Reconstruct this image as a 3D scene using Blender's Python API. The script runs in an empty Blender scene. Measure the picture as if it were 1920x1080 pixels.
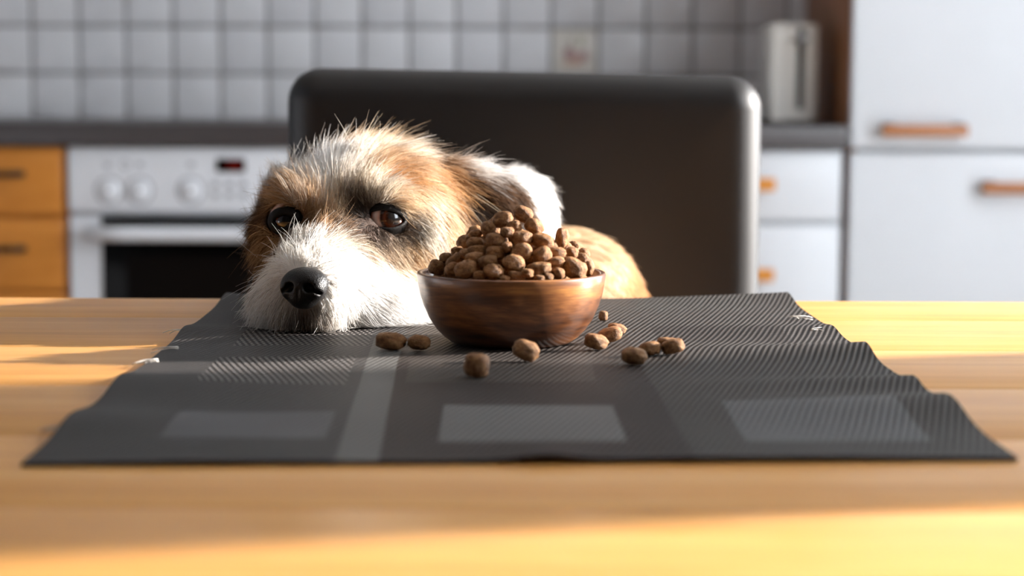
import bpy, bmesh, math, random
import numpy as np
from mathutils import Vector, Matrix, kdtree

random.seed(7)
RNG = np.random.default_rng(7)
scene = bpy.context.scene
COL = scene.collection

# ------------------------------------------------------------------ camera
F_PX = 3700.0                       # focal length in pixels of the 1920 wide frame
TABLE_Z = 0.75
CAM_Z = TABLE_Z + 0.152
TILT = math.radians(5.864)
ROLL = math.radians(0.25)
FOCUS = 1.20
FSTOP = 6.0

fwd = np.array([0.0, math.cos(TILT), -math.sin(TILT)])
rgt = np.array([1.0, 0.0, 0.0])
upv = np.cross(rgt, fwd)
cr, sr = math.cos(ROLL), math.sin(ROLL)
rgt, upv = rgt * cr + upv * sr, upv * cr - rgt * sr
EYE = np.array([0.0, 0.0, CAM_Z])

cam_data = bpy.data.cameras.new('camera')
cam_data.sensor_width = 36.0
cam_data.lens = F_PX * 36.0 / 1920.0
cam_data.clip_start = 0.02
cam_data.clip_end = 60
cam_data.dof.use_dof = True
cam_data.dof.focus_distance = FOCUS
cam_data.dof.aperture_fstop = FSTOP
cam = bpy.data.objects.new('camera', cam_data)
COL.objects.link(cam)
cam.matrix_world = Matrix(((rgt[0], upv[0], -fwd[0], EYE[0]),
                           (rgt[1], upv[1], -fwd[1], EYE[1]),
                           (rgt[2], upv[2], -fwd[2], EYE[2]),
                           (0, 0, 0, 1)))
scene.camera = cam

# ------------------------------------------------------------------ world, sun, exposure
world = bpy.data.worlds.new('daylight')
scene.world = world
world.use_nodes = True
bg = world.node_tree.nodes['Background']
bg.inputs['Color'].default_value = (0.86, 0.93, 1.0, 1)
bg.inputs['Strength'].default_value = 8.6

SUN_AZ = math.radians(14)           # from the right, a little from behind
SUN_EL = math.radians(15.5)
to_sun = Vector((math.cos(SUN_AZ) * math.cos(SUN_EL), math.sin(SUN_AZ) * math.cos(SUN_EL), math.sin(SUN_EL)))
sun_data = bpy.data.lights.new('sun', 'SUN')
sun_data.energy = 17.5
sun_data.angle = math.radians(1.2)
sun_data.color = (1.0, 0.93, 0.86)
sun = bpy.data.objects.new('sun', sun_data)
COL.objects.link(sun)
sun.rotation_euler = to_sun.to_track_quat('Z', 'Y').to_euler()
sun.location = (3, 2, 3)

vs = scene.view_settings
vs.view_transform = 'Standard'
vs.look = 'None'
vs.gamma = 1.0
vs.use_curve_mapping = False
vs.exposure = 0.22

# ------------------------------------------------------------------ pixel -> world
def ray(px, py):
    d = fwd + rgt * ((px - 960.0) / F_PX) - upv * ((py - 540.0) / F_PX)
    return d / np.linalg.norm(d)

def at(px, py, Y):
    d = ray(px, py)
    return EYE + d * (Y / d[1])

def on_z(px, py, z):
    d = ray(px, py)
    return EYE + d * ((z - CAM_Z) / d[2])

# ------------------------------------------------------------------ helpers
def srgb(r, g, b):
    def f(c):
        c /= 255.0
        return c / 12.92 if c <= 0.04045 else ((c + 0.055) / 1.055) ** 2.4
    return (f(r), f(g), f(b))

def rgba(c):
    return (c[0], c[1], c[2], 1.0)

class NT:
    """small node-tree helper"""
    def __init__(self, name):
        self.m = bpy.data.materials.new(name)
        self.m.use_nodes = True
        self.t = self.m.node_tree
        self.t.nodes.clear()
        self.out = self.t.nodes.new('ShaderNodeOutputMaterial')
    def n(self, typ, **kw):
        nd = self.t.nodes.new(typ)
        for k, v in kw.items():
            setattr(nd, k, v)
        return nd
    def l(self, a, b):
        self.t.links.new(a, b)
    def put(self, sock, v):
        if hasattr(v, 'is_linked'):
            self.l(v, sock)
        elif isinstance(v, (tuple, list)) and len(v) == 3 and sock.type == 'RGBA':
            sock.default_value = rgba(v)
        else:
            sock.default_value = v
    def math(self, op, a, b=None, c=None):
        nd = self.n('ShaderNodeMath', operation=op)
        self.put(nd.inputs[0], a)
        if b is not None: self.put(nd.inputs[1], b)
        if c is not None: self.put(nd.inputs[2], c)
        return nd.outputs[0]
    def mix(self, fac, a, b, blend='MIX'):
        nd = self.n('ShaderNodeMix', data_type='RGBA', blend_type=blend)
        self.put(nd.inputs[0], fac); self.put(nd.inputs[6], a); self.put(nd.inputs[7], b)
        return nd.outputs[2]
    def coord(self, which='Object', scale=(1, 1, 1), rot=(0, 0, 0), loc=(0, 0, 0)):
        tc = self.n('ShaderNodeTexCoord')
        mp = self.n('ShaderNodeMapping')
        mp.inputs['Scale'].default_value = scale
        mp.inputs['Rotation'].default_value = rot
        mp.inputs['Location'].default_value = loc
        self.l(tc.outputs[which], mp.inputs[0])
        return mp.outputs[0]
    def noise(self, vec, scale, detail=4, rough=0.55, dist=0.0):
        nd = self.n('ShaderNodeTexNoise')
        self.l(vec, nd.inputs['Vector'])
        nd.inputs['Scale'].default_value = scale
        nd.inputs['Detail'].default_value = detail
        nd.inputs['Roughness'].default_value = rough
        nd.inputs['Distortion'].default_value = dist
        return nd.outputs['Fac']
    def ramp(self, fac, stops):
        nd = self.n('ShaderNodeValToRGB')
        self.l(fac, nd.inputs[0])
        el = nd.color_ramp.elements
        while len(el) < len(stops): el.new(0.5)
        for e, (p, c) in zip(el, stops):
            e.position = p; e.color = rgba(c)
        return nd.outputs[0]
    def bump(self, h, strength=0.3, dist=0.001):
        nd = self.n('ShaderNodeBump')
        nd.inputs['Strength'].default_value = strength
        nd.inputs['Distance'].default_value = dist
        self.l(h, nd.inputs['Height'])
        return nd.outputs[0]
    def bsdf(self, color, rough=0.5, metal=0.0, normal=None, coat=0.0, coat_rough=0.1, spec=0.5, **kw):
        b = self.n('ShaderNodeBsdfPrincipled')
        self.put(b.inputs['Base Color'], color)
        self.put(b.inputs['Roughness'], rough)
        b.inputs['Metallic'].default_value = metal
        b.inputs['Coat Weight'].default_value = coat
        b.inputs['Coat Roughness'].default_value = coat_rough
        b.inputs['Specular IOR Level'].default_value = spec
        for k, v in kw.items():
            self.put(b.inputs[k.replace('_', ' ')], v)
        if normal is not None: self.l(normal, b.inputs['Normal'])
        return b
    def done(self, shader):
        self.l(shader.outputs[0], self.out.inputs[0])
        return self.m

def plain(name, color, rough=0.5, metal=0.0, bump=0.0, bscale=200, vary=0.06, coat=0.0, spec=0.5):
    t = NT(name)
    v = t.coord()
    nz = t.noise(v, bscale, 3)
    dark = tuple(c * (1 - vary) for c in color); lite = tuple(min(1, c * (1 + vary)) for c in color)
    colr = t.ramp(nz, [(0.3, dark), (0.7, lite)])
    nrm = t.bump(nz, bump, 0.0006) if bump else None
    return t.done(t.bsdf(colr, rough, metal, nrm, coat, spec=spec))

def link(name, me, mat=None, parent=None, smooth=False):
    o = bpy.data.objects.new(name, me)
    COL.objects.link(o)
    if mat is not None and not me.materials:
        me.materials.append(mat)
    if parent is not None:
        o.parent = parent
    if smooth:
        me.shade_smooth()
    return o

def tag(o, label=None, cat=None, group=None, kind=None):
    if label: o['label'] = label
    if cat: o['category'] = cat
    if group: o['group'] = group
    if kind: o['kind'] = kind
    return o

def empty(name, loc, label, cat, group=None, kind=None, rz=0.0):
    o = bpy.data.objects.new(name, None)
    o.empty_display_size = 0.05
    COL.objects.link(o)
    o.location = loc
    o.rotation_euler = (0, 0, rz)
    return tag(o, label, cat, group, kind)

def box_bm(bm, x0, x1, y0, y1, z0, z1):
    vs_ = [bm.verts.new((x, y, z)) for x in (x0, x1) for y in (y0, y1) for z in (z0, z1)]
    for f in ((0, 1, 3, 2), (4, 6, 7, 5), (0, 4, 5, 1), (2, 3, 7, 6), (0, 2, 6, 4), (1, 5, 7, 3)):
        bm.faces.new([vs_[i] for i in f])

def box_mesh(name, x0, x1, y0, y1, z0, z1, bevel=0.0, seg=2):
    bm = bmesh.new()
    box_bm(bm, x0, x1, y0, y1, z0, z1)
    bmesh.ops.recalc_face_normals(bm, faces=bm.faces)
    if bevel > 0:
        bmesh.ops.bevel(bm, geom=list(bm.edges), offset=bevel, segments=seg, profile=0.5, affect='EDGES')
    me = bpy.data.meshes.new(name)
    bm.to_mesh(me); bm.free()
    return me

def local(parent, p):
    """world point -> coordinates in an unrotated empty"""
    return np.array(p, float) - np.array(parent.location)

def wbox(name, mat, parent, x0, x1, y0, y1, z0, z1, bevel=0.002, seg=2):
    """box given in world coordinates, child of an unrotated parent (or top level)"""
    L = np.array(parent.location) if parent is not None else np.zeros(3)
    if parent is not None and parent.parent is not None:
        L = L + np.array(parent.parent.location)
    c = np.array([(x0 + x1) / 2, (y0 + y1) / 2, (z0 + z1) / 2])
    me = box_mesh(name, x0 - c[0], x1 - c[0], y0 - c[1], y1 - c[1], z0 - c[2], z1 - c[2], bevel, seg)
    o = link(name, me, mat, parent)
    o.location = c - L
    if bevel > 0:
        me.shade_smooth()
        me.set_sharp_from_angle(angle=math.radians(50))
    return o

def revolve(name, prof, seg=64, axis='z'):
    bm = bmesh.new()
    rings = []
    for r, z in prof:
        if r < 1e-6:
            rings.append([bm.verts.new((0, 0, z))])
        else:
            rings.append([bm.verts.new((r * math.cos(2 * math.pi * k / seg), r * math.sin(2 * math.pi * k / seg), z)) for k in range(seg)])
    for a, b in zip(rings, rings[1:]):
        for k in range(seg):
            k2 = (k + 1) % seg
            if len(a) == 1 and len(b) == 1: continue
            if len(a) == 1: bm.faces.new((a[0], b[k], b[k2]))
            elif len(b) == 1: bm.faces.new((a[k], a[k2], b[0]))
            else: bm.faces.new((a[k], a[k2], b[k2], b[k]))
    bmesh.ops.recalc_face_normals(bm, faces=bm.faces)
    if axis == 'y':                   # axis pointing to -y
        bmesh.ops.rotate(bm, verts=bm.verts, cent=(0, 0, 0), matrix=Matrix.Rotation(math.radians(90), 3, 'X'))
    me = bpy.data.meshes.new(name)
    bm.to_mesh(me); bm.free()
    me.shade_smooth()
    return me

def tube_mesh(name, paths, seg=6):
    """paths: list of (points, radii)"""
    verts, faces = [], []
    for pts, rad in paths:
        pts = np.array(pts, float); n = len(pts)
        base = len(verts)
        tan = np.gradient(pts, axis=0)
        for i in range(n):
            t = tan[i] / (np.linalg.norm(tan[i]) + 1e-12)
            a = np.array([0, 0, 1.0]) if abs(t[2]) < 0.9 else np.array([1.0, 0, 0])
            u = np.cross(t, a); u /= np.linalg.norm(u); w = np.cross(t, u)
            for k in range(seg):
                an = 2 * math.pi * k / seg
                verts.append(pts[i] + rad[i] * (u * math.cos(an) + w * math.sin(an)))
        for i in range(n - 1):
            for k in range(seg):
                k2 = (k + 1) % seg
                faces.append((base + i * seg + k, base + i * seg + k2, base + (i + 1) * seg + k2, base + (i + 1) * seg + k))
        faces.append(tuple(base + k for k in range(seg))[::-1])
        faces.append(tuple(base + (n - 1) * seg + k for k in range(seg)))
    me = bpy.data.meshes.new(name)
    me.from_pydata([tuple(v) for v in verts], [], faces)
    me.shade_smooth()
    return me

# ------------------------------------------------------------------ materials
def wood_mat(name, stops, scale=(1, 1, 1), freq=6.0, rough=0.42, coat=0.0, rnd=0.0, bump=0.06, fine=60.0, coat_rough=0.2, spec=0.5):
    t = NT(name)
    v = t.coord(scale=scale)
    vec = v
    if rnd > 0:
        oi = t.n('ShaderNodeObjectInfo')
        add = t.n('ShaderNodeVectorMath', operation='ADD')
        comb = t.n('ShaderNodeCombineXYZ')
        sc = t.math('MULTIPLY', oi.outputs['Random'], 37.0)
        for i in range(3): t.l(sc, comb.inputs[i])
        t.l(v, add.inputs[0]); t.l(comb.outputs[0], add.inputs[1])
        vec = add.outputs[0]
    n1 = t.noise(vec, freq, 5, 0.6, 0.7)
    n2 = t.noise(vec, fine, 4, 0.6)
    f = t.math('ADD', t.math('MULTIPLY', n1, 0.72), t.math('MULTIPLY', n2, 0.28))
    colr = t.ramp(f, stops)
    if rnd > 0:
        hs = t.n('ShaderNodeHueSaturation')
        t.l(colr, hs.inputs['Color'])
        t.l(t.math('MULTIPLY_ADD', oi.outputs['Random'], rnd, 1.0 - rnd * 0.5), hs.inputs['Value'])
        colr = hs.outputs[0]
    return t.done(t.bsdf(colr, rough, 0.0, t.bump(f, bump, 0.0008), coat, coat_rough, spec))

M = {}
M['table_wood'] = wood_mat('beech_table_wood', [(0.28, srgb(200, 134, 68)), (0.5, srgb(226, 164, 88)), (0.72, srgb(238, 187, 118))],
                           scale=(0.9, 16, 16), freq=3.2, rough=0.36, rnd=0.16, bump=0.05, spec=0.5)
M['leg_wood'] = wood_mat('beech_leg_wood', [(0.3, srgb(196, 138, 74)), (0.7, srgb(226, 176, 112))], scale=(14, 14, 1), freq=3)
M['orange_wood'] = wood_mat('alder_front_wood', [(0.28, srgb(196, 118, 40)), (0.7, srgb(226, 150, 66))], scale=(2, 2, 14), freq=4, rough=0.4)
M['panel_wood'] = wood_mat('brown_panel_wood', [(0.28, srgb(126, 80, 48)), (0.7, srgb(156, 104, 66))], scale=(10, 10, 1), freq=3, rough=0.5)
M['handle_wood'] = wood_mat('handle_wood', [(0.28, srgb(164, 104, 66)), (0.7, srgb(188, 128, 86))], scale=(2, 20, 20), freq=5, rough=0.4)
M['knob_wood'] = wood_mat('knob_wood', [(0.28, srgb(206, 128, 44)), (0.7, srgb(228, 156, 70))], scale=(8, 20, 20), freq=5, rough=0.4)
M['white_front'] = plain('white_cabinet_lacquer', srgb(222, 224, 228), 0.35, vary=0.015, bscale=8)
M['white_side'] = plain('white_carcass', srgb(214, 216, 218), 0.5, vary=0.02, bscale=8)
M['oven_white'] = plain('oven_enamel', srgb(236, 238, 243), 0.28, vary=0.015, bscale=8)
M['oven_print'] = plain('oven_grey_print', srgb(176, 178, 184), 0.5)
M['black_gloss'] = plain('black_oven_glass', srgb(8, 7, 7), 0.12, spec=0.06)
M['black_inner'] = plain('oven_dark_cavity', srgb(15, 10, 8), 0.5, spec=0.05)
M['dark_metal'] = plain('dark_metal', srgb(70, 58, 46), 0.4, 0.7)
M['grey_metal'] = plain('grey_metal', srgb(150, 150, 152), 0.35, 0.9)
M['counter'] = plain('dark_counter_laminate', srgb(74, 68, 68), 0.38, vary=0.22, bscale=260)
M['grout'] = plain('grey_grout', srgb(150, 148, 148), 0.9, vary=0.05, bscale=90)
M['wall_paint'] = plain('white_wall_paint', srgb(225, 223, 219), 0.9, vary=0.02, bscale=20)
M['wall_dark'] = plain('brown_wall_paint', srgb(74, 66, 62), 0.9, vary=0.03, bscale=20)
M['wall_blue'] = plain('grey_blue_wall_paint', srgb(168, 174, 184), 0.9, vary=0.03, bscale=20)
M['floor'] = plain('grey_floor', srgb(150, 132, 112), 0.5, vary=0.06, bscale=6)
M['plinth'] = plain('plinth', srgb(60, 56, 54), 0.6)

t = NT('glazed_white_tile')
oi = t.n('ShaderNodeObjectInfo')
v = t.coord()
colr = t.mix(oi.outputs['Random'], srgb(224, 223, 226), srgb(233, 232, 234))
M['tile'] = t.done(t.bsdf(colr, 0.24, normal=t.bump(t.noise(v, 30, 2), 0.12, 0.002)))

# printed tile with faded fruit
t = NT('printed_fruit_tile')
v = t.coord()
sep = t.n('ShaderNodeSeparateXYZ'); t.l(v, sep.inputs[0])
def blob(t, sep, cx, cz, rx, rz):
    a = t.math('POWER', t.math('DIVIDE', t.math('SUBTRACT', sep.outputs[0], cx), rx), 2.0)
    b = t.math('POWER', t.math('DIVIDE', t.math('SUBTRACT', sep.outputs[2], cz), rz), 2.0)
    return t.math('LESS_THAN', t.math('ADD', a, b), 1.0)
colr = srgb(228, 222, 214)
for (cx, cz, rx, rz, c) in ((-.012, -.004, .011, .013, srgb(160, 106, 112)), (.006, -.012, .012, .012, srgb(196, 152, 146)), (.022, -.008, .009, .011, srgb(176, 136, 138)),
                            (-.004, -.024, .026, .006, srgb(214, 176, 150)), (.014, .022, .006, .010, srgb(170, 172, 140)), (-.008, .018, .004, .012, srgb(180, 170, 150))):
    colr = t.mix(t.math('MULTIPLY', blob(t, sep, cx, cz, rx, rz), 0.75), colr, c)
M['print_tile'] = t.done(t.bsdf(colr, 0.24))

t = NT('dark_brown_leather')
v = t.coord()
vor = t.n('ShaderNodeTexVoronoi'); t.l(v, vor.inputs['Vector']); vor.inputs['Scale'].default_value = 900
nz = t.noise(v, 5, 3)
M['leather'] = t.done(t.bsdf(t.ramp(nz, [(0.3, srgb(18, 17, 19)), (0.7, srgb(25, 23, 25))]), t.math('MULTIPLY_ADD', nz, 0.12, 0.42),
                             normal=t.bump(vor.outputs['Distance'], 0.10, 0.0004), spec=0.5))

t = NT('acacia_bowl_wood')
v = t.coord(scale=(7, 7, 62))
n1 = t.noise(v, 1.0, 5, 0.62, 0.9)
v2 = t.coord(scale=(4, 4, 14))
n2 = t.noise(v2, 1.6, 3, 0.5)
n3 = t.noise(t.coord(scale=(60, 60, 420)), 1.0, 3, 0.6)
f = t.math('ADD', t.math('ADD', t.math('MULTIPLY', n1, 0.5), t.math('MULTIPLY', n2, 0.36)), t.math('MULTIPLY', n3, 0.14))
colr = t.ramp(f, [(0.38, srgb(56, 31, 18)), (0.46, srgb(106, 64, 36)), (0.52, srgb(146, 94, 54)), (0.58, srgb(190, 132, 70)), (0.66, srgb(126, 78, 46))])
M['bowl_wood'] = t.done(t.bsdf(colr, 0.32, normal=t.bump(f, 0.06, 0.0008), coat=0.7, coat_rough=0.24))

t = NT('kibble')
v = t.coord()
oi = t.n('ShaderNodeObjectInfo')
add = t.n('ShaderNodeVectorMath', operation='ADD')
comb = t.n('ShaderNodeCombineXYZ')
sc = t.math('MULTIPLY', oi.outputs['Random'], 11.0)
for i in range(3): t.l(sc, comb.inputs[i])
t.l(v, add.inputs[0]); t.l(comb.outputs[0], add.inputs[1])
n1 = t.noise(add.outputs[0], 2.0, 5, 0.65)
n2 = t.noise(add.outputs[0], 11, 3, 0.6)
n4 = t.noise(add.outputs[0], 5.5, 3, 0.6)
colr = t.ramp(n1, [(0.28, srgb(98, 62, 32)), (0.5, srgb(148, 102, 60)), (0.72, srgb(192, 146, 96))])
colr = t.mix(t.ramp(n4, [(0.66, (0, 0, 0)), (0.72, (0.7, 0.7, 0.7))]), colr, srgb(210, 172, 128))
hs = t.n('ShaderNodeHueSaturation'); t.l(colr, hs.inputs['Color'])
t.l(t.math('MULTIPLY_ADD', oi.outputs['Random'], 0.35, 0.82), hs.inputs['Value'])
hgt = t.math('ADD', n1, t.math('MULTIPLY', n2, 0.4))
M['kibble'] = t.done(t.bsdf(hs.outputs[0], 0.55, normal=t.bump(hgt, 0.9, 0.0016), spec=0.4))

# ------------------------------------------------------------------ the room
WALL_Y = 4.20
FRONT_Y = 3.62
WALL_R = 1.50
WALL_L = -2.30
CEIL = 2.50
Y_OPEN = -1.60

tag(link('floor', box_mesh('floor', WALL_L - .1, WALL_R + .1, Y_OPEN, WALL_Y + .1, -0.1, 0.0), M['floor']), 'brown grey kitchen floor', 'floor', kind='structure')
tag(link('ceiling', box_mesh('ceiling', WALL_L - .1, WALL_R + .1, Y_OPEN, WALL_Y + .1, CEIL, CEIL + .1), M['wall_paint']), 'white ceiling of the kitchen', 'ceiling', kind='structure')
wall_back = tag(link('wall_back', box_mesh('wall_back', WALL_L - .1, WALL_R + .1, WALL_Y, WALL_Y + .1, 0.0, CEIL), M['grout']), 'kitchen wall covered with square white tiles', 'wall', kind='structure')
tag(link('wall_left', box_mesh('wall_left', WALL_L - .1, WALL_L, Y_OPEN, WALL_Y, 0.0, CEIL), M['wall_blue']), 'grey blue painted side wall', 'wall', kind='structure')

tag(link('wall_front', box_mesh('wall_front', WALL_L - .1, WALL_R + .1, Y_OPEN - .1, Y_OPEN, 0.0, CEIL), M['wall_dark']), 'brown painted wall behind the viewer', 'wall', kind='structure')

# right wall with a window; the window's bars stripe the sunlight on the table
WINS = ((0.50, 2.30, 0.95, 2.00), (2.36, 2.94, 0.06, 2.25))      # y0, y1, z0, z1: window beside the table, unseen opening added to light the kitchen
bm = bmesh.new()
segs = [(Y_OPEN, WINS[0][0], 0, CEIL), (WINS[0][1], WINS[1][0], 0, CEIL), (WINS[1][1], WALL_Y, 0, CEIL)]
for y0, y1, z0, z1 in WINS:
    segs += [(y0, y1, 0, z0), (y0, y1, z1, CEIL)]
for (a, b, c, d) in segs:
    box_bm(bm, WALL_R, WALL_R + .1, a, b, c, d)
bmesh.ops.recalc_face_normals(bm, faces=bm.faces)
me = bpy.data.meshes.new('wall_right'); bm.to_mesh(me); bm.free()
tag(link('wall_right', me, M['wall_paint']), 'white painted window wall', 'wall', kind='structure')
K_AZ = math.tan(SUN_AZ)
for k, (y0, y1, z0, z1) in enumerate(WINS):
    win = empty('window_%d' % (k + 1), (WALL_R + .05, (y0 + y1) / 2, z0), ('white window with a wide upright post beside the table', 'unseen tall white framed opening added to light the kitchen units')[k], 'window', kind='structure')
    for (a, b, c, d) in ((y0, y1, z0, z0 + .05), (y0, y1, z1 - .05, z1), (y0, y0 + .05, z0 + .05, z1 - .05), (y1 - .05, y1, z0 + .05, z1 - .05)):
        wbox('window_frame', M['white_side'], win, WALL_R + .03, WALL_R + .08, a, b, c, d)
    if k == 0:                       # its post lays a broad shadow stripe across the table
        wbox('window_post', M['white_side'], win, WALL_R + .035, WALL_R + .075, 0.665 + K_AZ * (WALL_R + .055), 1.05 + K_AZ * (WALL_R + .055), z0 + .05, z1 - .05)

# tiles
PITCH = 88.0 / F_PX * (WALL_Y * math.cos(TILT) + 0.01) 
def wall_pt(px, py): return at(px, py, WALL_Y)
x_line = wall_pt(61, 100)[0]
z_line = wall_pt(300, 138)[2]
tile_me = box_mesh('tile', -PITCH / 2 + .0035, PITCH / 2 - .0035, -.006, 0.002, -PITCH / 2 + .0035, PITCH / 2 - .0035, 0.0022, 2)
tile_me.materials.append(M['tile']); tile_me.shade_smooth()
ptile_me = tile_me.copy(); ptile_me.materials.clear(); ptile_me.materials.append(M['print_tile'])
px_print = wall_pt(1080, 95)[0]
COUNTER_Z = at(300, 231, FRONT_Y)[2]
for i in range(-2, 17):
    for j in range(-1, 5):
        cx = x_line + (i + 0.5) * PITCH; cz = z_line + (j + 0.5) * PITCH
        if cx > 0.63: continue
        p = abs(cx - px_print) < PITCH / 2 and j == 0
        o = link('tile', ptile_me if p else tile_me, None, wall_back)
        o.location = (cx, WALL_Y, cz)
        if p: tag(o, 'tile with a faded reddish fruit print')

# ------------------------------------------------------------------ kitchen units
def X(px, Y=FRONT_Y, py=400): return at(px, py, Y)[0]
def Z(py, Y=FRONT_Y, px=300): return at(px, py, Y)[2]
BODY_Y = FRONT_Y + 0.022

def bar_handle(parent, x0, x1, z, zt, mat_bar, post_mat=None, r=0.0, y=FRONT_Y):
    """flat bow handle with two posts; the posts are sub-parts"""
    h = wbox('handle', mat_bar, parent, x0, x1, y - .034, y - .022, z, zt, 0.003)
    for xx in (x0 + .012, x1 - .012):
        me_ = box_mesh('handle_post', -.008, .008, -.0115, .0115, -(zt - z) * .42, (zt - z) * .42, .002)
        p = link('handle_post', me_, post_mat or mat_bar, parent)
        p.location = np.array([xx, y - .0115, (z + zt) / 2]) - np.array(parent.matrix_basis.translation) - (np.array(parent.parent.location) if parent.parent else 0)
    return h

# wooden drawer unit on the left
dx0, dx1 = X(-170), X(122)
du = empty('drawer_unit', ((dx0 + dx1) / 2, 3.9, 0), 'honey brown wooden drawer unit beside the white oven', 'drawer unit')
wbox('carcass', M['orange_wood'], du, dx0, dx1, BODY_Y, WALL_Y - .012, 0.10, COUNTER_Z - .043, 0.001)
wbox('plinth', M['plinth'], du, dx0, dx1, BODY_Y + .05, WALL_Y - .02, 0.0, 0.10, 0.001)
zs = [(Z(277), Z(404)), (Z(411), Z(545)), (Z(550), Z(760)), (Z(766), 0.12)]
for k, (zt, zb) in enumerate(zs):
    d = wbox('drawer', M['orange_wood'], du, dx0 + .003, dx1 - .003, FRONT_Y, BODY_Y - .001, zb, zt, 0.004)
    zc = Z((327, 467)[k]) if k < 2 else zt - .06
    xc = X(-10)
    path = [(xc + (u - .5) * .11, FRONT_Y - .003 - .022 * math.sin(math.pi * u) ** .6, zc) for u in np.linspace(0, 1, 13)]
    me = tube_mesh('handle', [(np.array(path) - np.array(d.location) - np.array(du.location), [.0065] * 13)], 10)
    link('handle', me, M['dark_metal'], d)

# oven
ox0, ox1 = X(129), X(129) + 0.598
ov = empty('oven', ((ox0 + ox1) / 2, 3.9, 0), 'white built-in oven with black glass door under the dark counter', 'oven')
wbox('body', M['white_side'], ov, ox0, ox1, BODY_Y, WALL_Y - .012, 0.12, COUNTER_Z - .043, 0.001)
wbox('plinth', M['plinth'], ov, ox0, ox1, BODY_Y + .05, WALL_Y - .02, 0.0, 0.10, 0.001)
cp = wbox('control_panel', M['oven_white'], ov, ox0, ox1, FRONT_Y - .004, BODY_Y - .001, Z(398), Z(276), 0.005, 3)
OVL = np.array(ov.location)
def on_panel(name, me, mat, px, py, dy=0.0):
    o = link(name, me, mat, cp)
    p = at(px, py, FRONT_Y - .004 - dy)
    o.location = p - OVL - np.array(cp.location)
    return o
knob_me = revolve('knob', [(0, .007), (.0150, .007), (.0164, .006), (.0178, .002), (.0185, 0), (0.0185, -.0005)], 32, 'y')
grip_me = box_mesh('grip', -.003, .003, -.010, -.0065, -.015, .015, .0015)
for px in (205, 262, 358, 560):
    k = on_panel('knob', knob_me, M['oven_white'], px, 357)
    g = link('grip', grip_me, M['oven_white'], k)
    g.location = (0, 0.001, 0)
scale_me = revolve('dial_scale', [(.0225, .0002), (.0245, .0006), (.0262, .0002)], 40, 'y')
for px in (205, 262, 358):
    on_panel('dial_scale', scale_me, M['oven_print'], px, 357)
mark_me = revolve('symbol', [(.0055, .0002), (.007, .0006), (.0085, .0002)], 24, 'y')
bar_me = box_mesh('symbol', -.006, .006, -.0006, .0002, -.004, .004)
for px, py, me_ in ((201, 310, bar_me), (235, 309, mark_me), (262, 309, bar_me), (358, 309, bar_me), (513, 309, bar_me)):
    on_panel('symbol', me_, M['oven_print'], px, py)
btn_me = box_mesh('button', -.006, .006, -.004, 0, -.005, .005, .0015)
for px in (404, 430, 456):
    for py in (346, 366):
        on_panel('button', btn_me, M['oven_print'], px, py)
dm = box_mesh('display', -.026, .026, -.003, 0, -.0125, .0125, .001)
disp = on_panel('display', dm, M['black_gloss'], 433, 310)
t = NT('red_display_glow')
e = t.n('ShaderNodeEmission'); e.inputs[0].default_value = (0.9, 0.05, 0.03, 1); e.inputs[1].default_value = 0.10
M['red_led'] = t.done(e)
# lit red read-out, too blurred in the photograph to read
link('lit_readout', box_mesh('lit_readout', -.006, .019, -.0036, -.0030, -.0065, .0065, .0002), M['red_led'], disp)
# oven door
dz0, dz1 = 0.22, Z(404)
door = wbox('door', M['oven_white'], ov, ox0 + .001, ox1 - .001, FRONT_Y - .002, BODY_Y - .001, dz0, dz1, 0.004, 3)
DL = np.array(door.location) + OVL
def in_door(name, mat, x0, x1, y0, y1, z0, z1, bev=.002):
    me = box_mesh(name, x0, x1, y0, y1, z0, z1, bev)
    me.transform(Matrix.Translation(-Vector(DL)))
    me.shade_smooth(); me.set_sharp_from_angle(angle=math.radians(50))
    return link(name, me, mat, door)
gx0, gx1 = X(191), ox1 - .062
in_door('glass', M['black_gloss'], gx0, gx1, FRONT_Y - .006, FRONT_Y, dz0 + .06, dz1 - .001)
in_door('inner_window', M['black_inner'], gx0 + .045, gx1 - .045, FRONT_Y - .0066, FRONT_Y - .005, dz0 + .10, Z(478))
hz = Z(436)
me = tube_mesh('handle', [([(X(172) + (ox1 - .042 - X(172)) * u - DL[0], FRONT_Y - .042 - DL[1], hz - DL[2]) for u in np.linspace(0, 1, 8)], [.0135] * 8)], 16)
link('handle', me, M['oven_white'], door)
for xx in (X(176), ox1 - .046):
    in_door('handle_post', M['grey_metal'], xx - .010, xx + .010, FRONT_Y - .034, FRONT_Y, hz - .010, hz + .010)
wbox('warming_drawer', M['oven_white'], ov, ox0 + .001, ox1 - .001, FRONT_Y, BODY_Y - .001, .12, .212, 0.004)

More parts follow.
